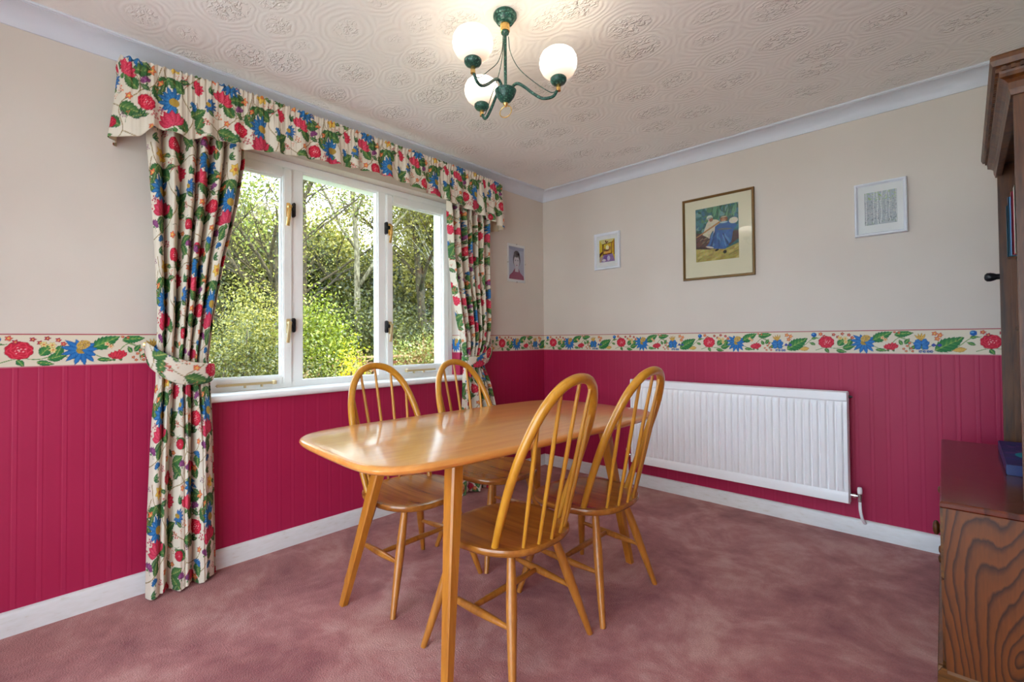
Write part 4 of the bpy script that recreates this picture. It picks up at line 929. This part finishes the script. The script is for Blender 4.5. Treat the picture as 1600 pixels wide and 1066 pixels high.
# ------------------------------------------------------------------ garden beyond the window
GZ = -.35
def leafmat(name, stops, trans=.35):
    k = NB(name); k.t.nodes.remove(k.b); g = k.n('NewGeometry'); c = k.ramp(g.outputs['Random Per Island'], stops)
    d = k.n('BsdfDiffuse'); tr = k.n('BsdfTranslucent'); k.l(c, d.inputs[0]); k.l(c, tr.inputs[0]); mx = k.n('MixShader'); mx.inputs[0].default_value = trans
    gl = k.n('BsdfGlossy'); gl.inputs['Roughness'].default_value = .45; gl.inputs[0].default_value = (.8, .8, .8, 1)
    k.l(d.outputs[0], mx.inputs[1]); k.l(tr.outputs[0], mx.inputs[2]); m2 = k.n('MixShader'); m2.inputs[0].default_value = .05
    k.l(mx.outputs[0], m2.inputs[1]); k.l(gl.outputs[0], m2.inputs[2]); k.l(m2.outputs[0], k.o.inputs[0]); return k.m
def bark(name, a, b):
    k = NB(name); v = k.obj((9, 9, 3)); n = k.n('TexNoise', _Scale=3.0, _Detail=5.0); k.l(v, n.inputs['Vector']); k.base(k.ramp(n.outputs['Fac'], [(.38, a), (.6, b)]))
    k.b.inputs['Roughness'].default_value = .95; k.bump(n.outputs['Fac'], .6, .03); return k.m
M['leaf_lime'] = leafmat('lime_leaves', [(0, L4(88, 104, 20)), (.5, L4(122, 134, 28)), (1, L4(166, 172, 48))])
M['leaf_green'] = leafmat('spring_leaves', [(0, L4(84, 98, 34)), (.5, L4(126, 136, 50)), (1, L4(176, 178, 84))])
M['leaf_olive'] = leafmat('olive_leaves', [(0, L4(104, 104, 36)), (.5, L4(152, 146, 56)), (1, L4(192, 182, 92))])
M['leaf_dark'] = leafmat('dark_leaves', [(0, L4(48, 56, 20)), (.5, L4(82, 88, 32)), (1, L4(124, 122, 50))])
M['leaf_brown'] = leafmat('russet_leaves', [(0, L4(104, 90, 44)), (.4, L4(148, 112, 62)), (.7, L4(120, 136, 62)), (1, L4(170, 170, 92))])
M['flower_yellow'] = leafmat('yellow_blossom', [(0, L4(206, 186, 20)), (1, L4(246, 226, 40))])
M['bark_grey'] = bark('grey_bark', L4(92, 84, 62), L4(160, 150, 122)); M['bark_white'] = bark('birch_bark', L4(120, 112, 96), L4(222, 216, 200)); M['bark_dark'] = bark('dark_bark', L4(48, 42, 30), L4(92, 80, 54))
k = NB('garden_soil'); n = k.n('TexNoise', _Scale=1.3, _Detail=6.0); k.l(k.obj(), n.inputs['Vector']); k.base(k.ramp(n.outputs['Fac'], [(.35, L4(70, 66, 34)), (.6, L4(92, 110, 48))])); k.b.inputs['Roughness'].default_value = 1; M['soil'] = k.m
struct(bm_obj('lawn', (lambda b: (box(b, -45, 30, -30, 40, GZ-.2, GZ), b)[1])(bmesh.new()), M['soil']))

struct(bm_obj('bounce_slab', (lambda b: (box(b, -3, 9, -12, YF-.3, GZ, -.06), box(b, XR+.3, 9, YF-.3, 6, GZ, -.06), b)[2])(bmesh.new()), simple('pale_bounce_slab', L4(226, 224, 218), .9, noise=.1)))  # unseen pale slab, added to bounce daylight up to the ceiling
def leaves(name, pos, size, mat, parent, seed, asp=.55):
    r = np.random.default_rng(seed); n = len(pos); d = r.normal(size=(n, 3)); d /= np.linalg.norm(d, axis=1)[:, None]; q = r.normal(size=(n, 3)); q -= d*(q*d).sum(1)[:, None]; q /= np.linalg.norm(q, axis=1)[:, None]
    s = size*r.uniform(.6, 1.3, (n, 1)); nn = np.cross(d, q)
    V = np.stack([pos-d*s, pos+q*s*asp+nn*s*.15, pos+d*s, pos-q*s*asp+nn*s*.15], 1).reshape(-1, 3)
    me = bpy.data.meshes.new(name); me.vertices.add(n*4); me.vertices.foreach_set('co', V.reshape(-1).astype(np.float32)); me.loops.add(n*4); me.loops.foreach_set('vertex_index', np.arange(n*4, dtype=np.int32))
    me.polygons.add(n); me.polygons.foreach_set('loop_start', (np.arange(n)*4).astype(np.int32)); me.update(calc_edges=True)
    return link(name, me, mat, parent)
def tree(x, y, h, r0, mat_b, mat_l, nleaf, lsize, seed, label, spread=.5, first=.3, lean=(0, 0), name='tree', cat='tree', up_=.35, levels=4, kids=4, clump=.22, droop=0., fork=False, grp='trees growing in the garden beyond the window'):
    R = random.Random(seed); t = empty(name, (x, y, GZ)); tag(t, label, cat, grp); bm = bmesh.new(); tips = []
    def branch(p, d, L, r, lev):
        n = 6; pts = [p]; dd = d.copy()
        for i in range(n):
            dd = (dd+Vector((R.uniform(-1, 1), R.uniform(-1, 1), R.uniform(-.6, 1)*(up_ if lev else 0)-droop*lev))*(.22 if lev else .06)).normalized(); pts.append(pts[-1]+dd*L/n)
            if lev >= 2 or (lev == 1 and i > 3): tips.append((pts[-1], L))
        tube(bm, pts, lambda q: r*(1-.62*q), 7 if lev < 2 else 4, cap=lev < 2)
        if lev < levels:
            k = kids+(4 if lev == 0 else 0)
            for j in range(k):
                f = R.uniform(first if lev == 0 else .25, 1); i = min(n-1, int(f*n)); b = pts[i].lerp(pts[i+1], f*n-i)
                a = R.uniform(0, 2*math.pi); e = Vector((math.cos(a), math.sin(a), R.uniform(.1, .8)))
                nd = (dd*(1-spread)+e*spread*(1.2 if lev == 0 else 1)).normalized(); branch(b, nd, L*R.uniform(.42, .62)*(1.15-.4*f if lev == 0 else 1), r*(1-.6*f)*.55, lev+1)
    branch(Vector((0, 0, 0)), Vector((lean[0], lean[1], 1)).normalized(), h*.8, r0, 0)
    if fork: branch(Vector((lean[0]*h*.3, lean[1]*h*.3, h*.30)), Vector((.25, .25, 1)).normalized(), h*.42, r0*.5, 1)
    bm_obj('trunk', bm, mat_b, t, True)
    r = np.random.default_rng(seed); T = np.array([tuple(a) for a, b in tips]); idx = r.integers(0, len(T), nleaf); pos = T[idx]+r.normal(0, clump, (nleaf, 3)); pos = pos[pos[:, 2] > .05]
    leaves('foliage', pos, lsize, mat_l, t, seed); return t
def shrub(x, y, rx, ry, h, mat_l, nleaf, lsize, seed, label, name='shrub', cat='shrub', ups=0, grp='shrubs growing below the window'):
    t = empty(name, (x, y, GZ)); tag(t, label, cat, grp); r = np.random.default_rng(seed); bm = bmesh.new(); R = random.Random(seed); nc = 16; cs = []
    for i in range(nc):
        a, q = r.uniform(0, 6.28), math.sqrt(r.uniform(0, 1)); p = Vector((math.cos(a)*rx*q*.8, math.sin(a)*ry*q*.8, h*r.uniform(.35, .95)*(1-.35*q*q))); cs.append(p)
        b = Vector((p.x*.2, p.y*.2, 0)); m = b.lerp(p, .5)+Vector((R.uniform(-.06, .06), R.uniform(-.06, .06), .05)); tube(bm, catmull([b, m, p], 4), lambda u: .014*(1-.7*u)+.003, 5)
    bm_obj('stem', bm, M['bark_dark'], t, True)
    C = np.array([tuple(c) for c in cs]); idx = r.integers(0, nc, nleaf); pos = C[idx]+r.normal(0, 1, (nleaf, 3))*np.array([rx*.30, ry*.30, h*.16]); 
    if ups: pos[:, 2] += np.abs(r.normal(0, .06, nleaf))
    pos = pos[pos[:, 2] > .02]; leaves('foliage', pos, lsize, mat_l, t, seed+1); return t

BUSH = []
tree(-8.6, 2.95, 9.5, .10, M['bark_grey'], M['leaf_olive'], 6000, .032, 21, 'tall thin-leaved grey tree with a forked trunk, seen through the middle pane', .55, .38, (0, .01), clump=.20, kids=5, levels=4, fork=True)
tree(-6.6, .05, 7.0, .10, M['bark_dark'], M['leaf_green'], 17000, .032, 5, 'leafy bright green tree filling the left pane', .55, .18, (0, 0), clump=.26, kids=5)
tree(-9.2, -.6, 8.0, .12, M['bark_dark'], M['leaf_green'], 15000, .040, 8, 'green tree behind the leafy one at the far left of the left pane', .55, .2, clump=.30, kids=5)
tree(-9.4, 1.7, 7.4, .11, M['bark_dark'], M['leaf_olive'], 8000, .030, 13, 'olive green tree with crooked low branches, left of the forked trunk', .7, .15, (-.03, .1), clump=.26, kids=5)
tree(-8.8, 5.35, 8.8, .15, M['bark_dark'], M['leaf_olive'], 38000, .042, 31, 'dense olive tree with a dark trunk, seen through the right pane', .5, .10, clump=.34, kids=6, droop=.1)
tree(-9.0, 6.15, 8.2, .085, M['bark_white'], M['leaf_olive'], 26000, .042, 37, 'pale trunked birch at the right side of the right pane', .45, .3, (-.02, .07), clump=.34, kids=6, droop=.2)
tree(-7.6, 6.6, 7.6, .12, M['bark_dark'], M['leaf_olive'], 24000, .045, 39, 'olive tree at the right edge of the right pane, behind the frame', .5, .12, clump=.36, kids=6)
for i, (x, y, h, m, sd, lab) in enumerate(((-14, 1.0, 4.4, 'leaf_dark', 41, 'dark tree far behind the left pane'), (-14.5, 4.2, 4.3, 'leaf_dark', 42, 'dark tree far behind, left half of the middle pane'), (-14, 6.6, 4.6, 'leaf_dark', 43, 'dark tree far behind the forked trunk'), (-13.5, 9.2, 8.2, 'leaf_olive', 44, 'tall tree far behind the right pane'), (-17, 2.8, 6.4, 'leaf_green', 45, 'light green tree furthest away, behind the left pane'), (-18, 7.5, 6.4, 'leaf_olive', 46, 'light olive tree furthest away, behind the middle pane'), (-12.5, 11.5, 8.0, 'leaf_olive', 47, 'tall tree far behind, right edge of the right pane'))):
    tree(x, y, h, .14, M['bark_dark'], M[m], 16000, .085, sd, lab, .6, .10, clump=.50, kids=6, levels=3)
for i, (x, y, h, sd, lab) in enumerate(((-12.2, .6, 2.9, 90, 'broad dark bush far behind the left pane'), (-12.6, 3.4, 2.8, 91, 'broad dark bush far behind, left of the forked trunk'), (-12.4, 6.2, 2.9, 92, 'broad dark bush far behind, right of the forked trunk'), (-11.8, 8.6, 3.0, 93, 'broad dark bush far behind the right pane'), (-10.6, 10.2, 3.0, 94, 'broad dark bush far behind the right edge of the right pane'))):
    shrub0 = (x, y, 1.7, 1.7, h, sd, lab); BUSH.append(shrub0)
# undergrowth hedge below the trees
for i, (x, y, rx, ry, h, m, n, ls, sd, lab) in enumerate((
        (-4.7, .22, .50, .56, 1.86, 'leaf_lime', 9000, .028, 61, 'tall lime green shrub in the middle pane'),
        (-4.0, -.50, .6, .55, 1.3, 'leaf_dark', 8000, .020, 62, 'dark green shrub low in the left pane'),
        (-4.4, -1.05, .6, .6, 1.7, 'leaf_dark', 9000, .022, 63, 'green shrub at the left edge of the left pane'),
        (-5.6, -.35, .8, .8, 2.2, 'leaf_olive', 12000, .024, 64, 'tall shrub under the leafy tree in the left pane'),
        (-3.5, .10, .5, .45, 1.05, 'leaf_brown', 5500, .026, 65, 'russet twiggy shrub nearest the glass in the middle pane'),
        (-3.6, .15, .34, .32, .92, 'leaf_dark', 5000, .026, 66, 'dark low shrub at the foot of the fence'),
        (-4.5, 1.95, .50, .50, 1.30, 'leaf_brown', 8500, .030, 67, 'russet and green shrub low in the right pane'),
        (-5.0, 2.45, .65, .65, 1.45, 'leaf_green', 8500, .032, 68, 'silvery green shrub at the right of the right pane'),
        (-7.4, 1.0, 1.2, 1.1, 2.2, 'leaf_dark', 12000, .042, 69, 'dark bush behind the lime shrub'),
        (-7.8, 3.1, 1.2, 1.1, 2.1, 'leaf_dark', 12000, .042, 70, 'dark bush at the foot of the forked tree'),
        (-7.4, 4.6, 1.1, 1.1, 1.9, 'leaf_dark', 11000, .042, 71, 'dark bush behind the right pane shrubs'),
        (-3.3, -.62, .42, .42, .98, 'leaf_brown', 4500, .024, 72, 'small olive brown shrub at the bottom of the left pane'))):
    shrub(x, y, rx, ry, h, M[m], n, ls, sd, lab)
shrub(-3.15, -.12, .16, .16, 1.36, M['flower_yellow'], 1500, .018, 80, 'small bush covered in bright yellow blossom in the middle pane', ups=1)
for x, y, rx, ry, h, sd, lab in BUSH: shrub(x, y, rx, ry, h, M['leaf_dark'], 9000, .07, sd, lab)
def fence():
    t = empty('garden_fence', (-4.95, 1.86, GZ)); tag(t, 'brown wooden garden fence with a pale top rail behind the shrubs', 'fence')
    M['fence'] = wood('fence_brown', L4(126, 74, 46), L4(82, 46, 30), 'z', .6, .8, 0); M['rail_w'] = wood('fence_rail_pale', L4(164, 132, 92), L4(120, 92, 60), 'y', .6, .8, 0)
    bm = bmesh.new(); y = -.9
    while y < 1.5: box(bm, -.012, .012, y, y+.085, .02, 1.05, .003); y += .10
    bm_obj('board_panel', bm, M['fence'], t)
    for y in (-.9, .3, 1.45): boxo('post', (-.045, .045, y-.045, y+.045, 0, 1.12), M['fence'], t)
    boxo('top_rail', (-.06, .06, -.95, 1.55, 1.12, 1.155), M['rail_w'], t); boxo('rail', (.012, .045, -.9, 1.5, .88, .95), M['fence'], t)
fence()
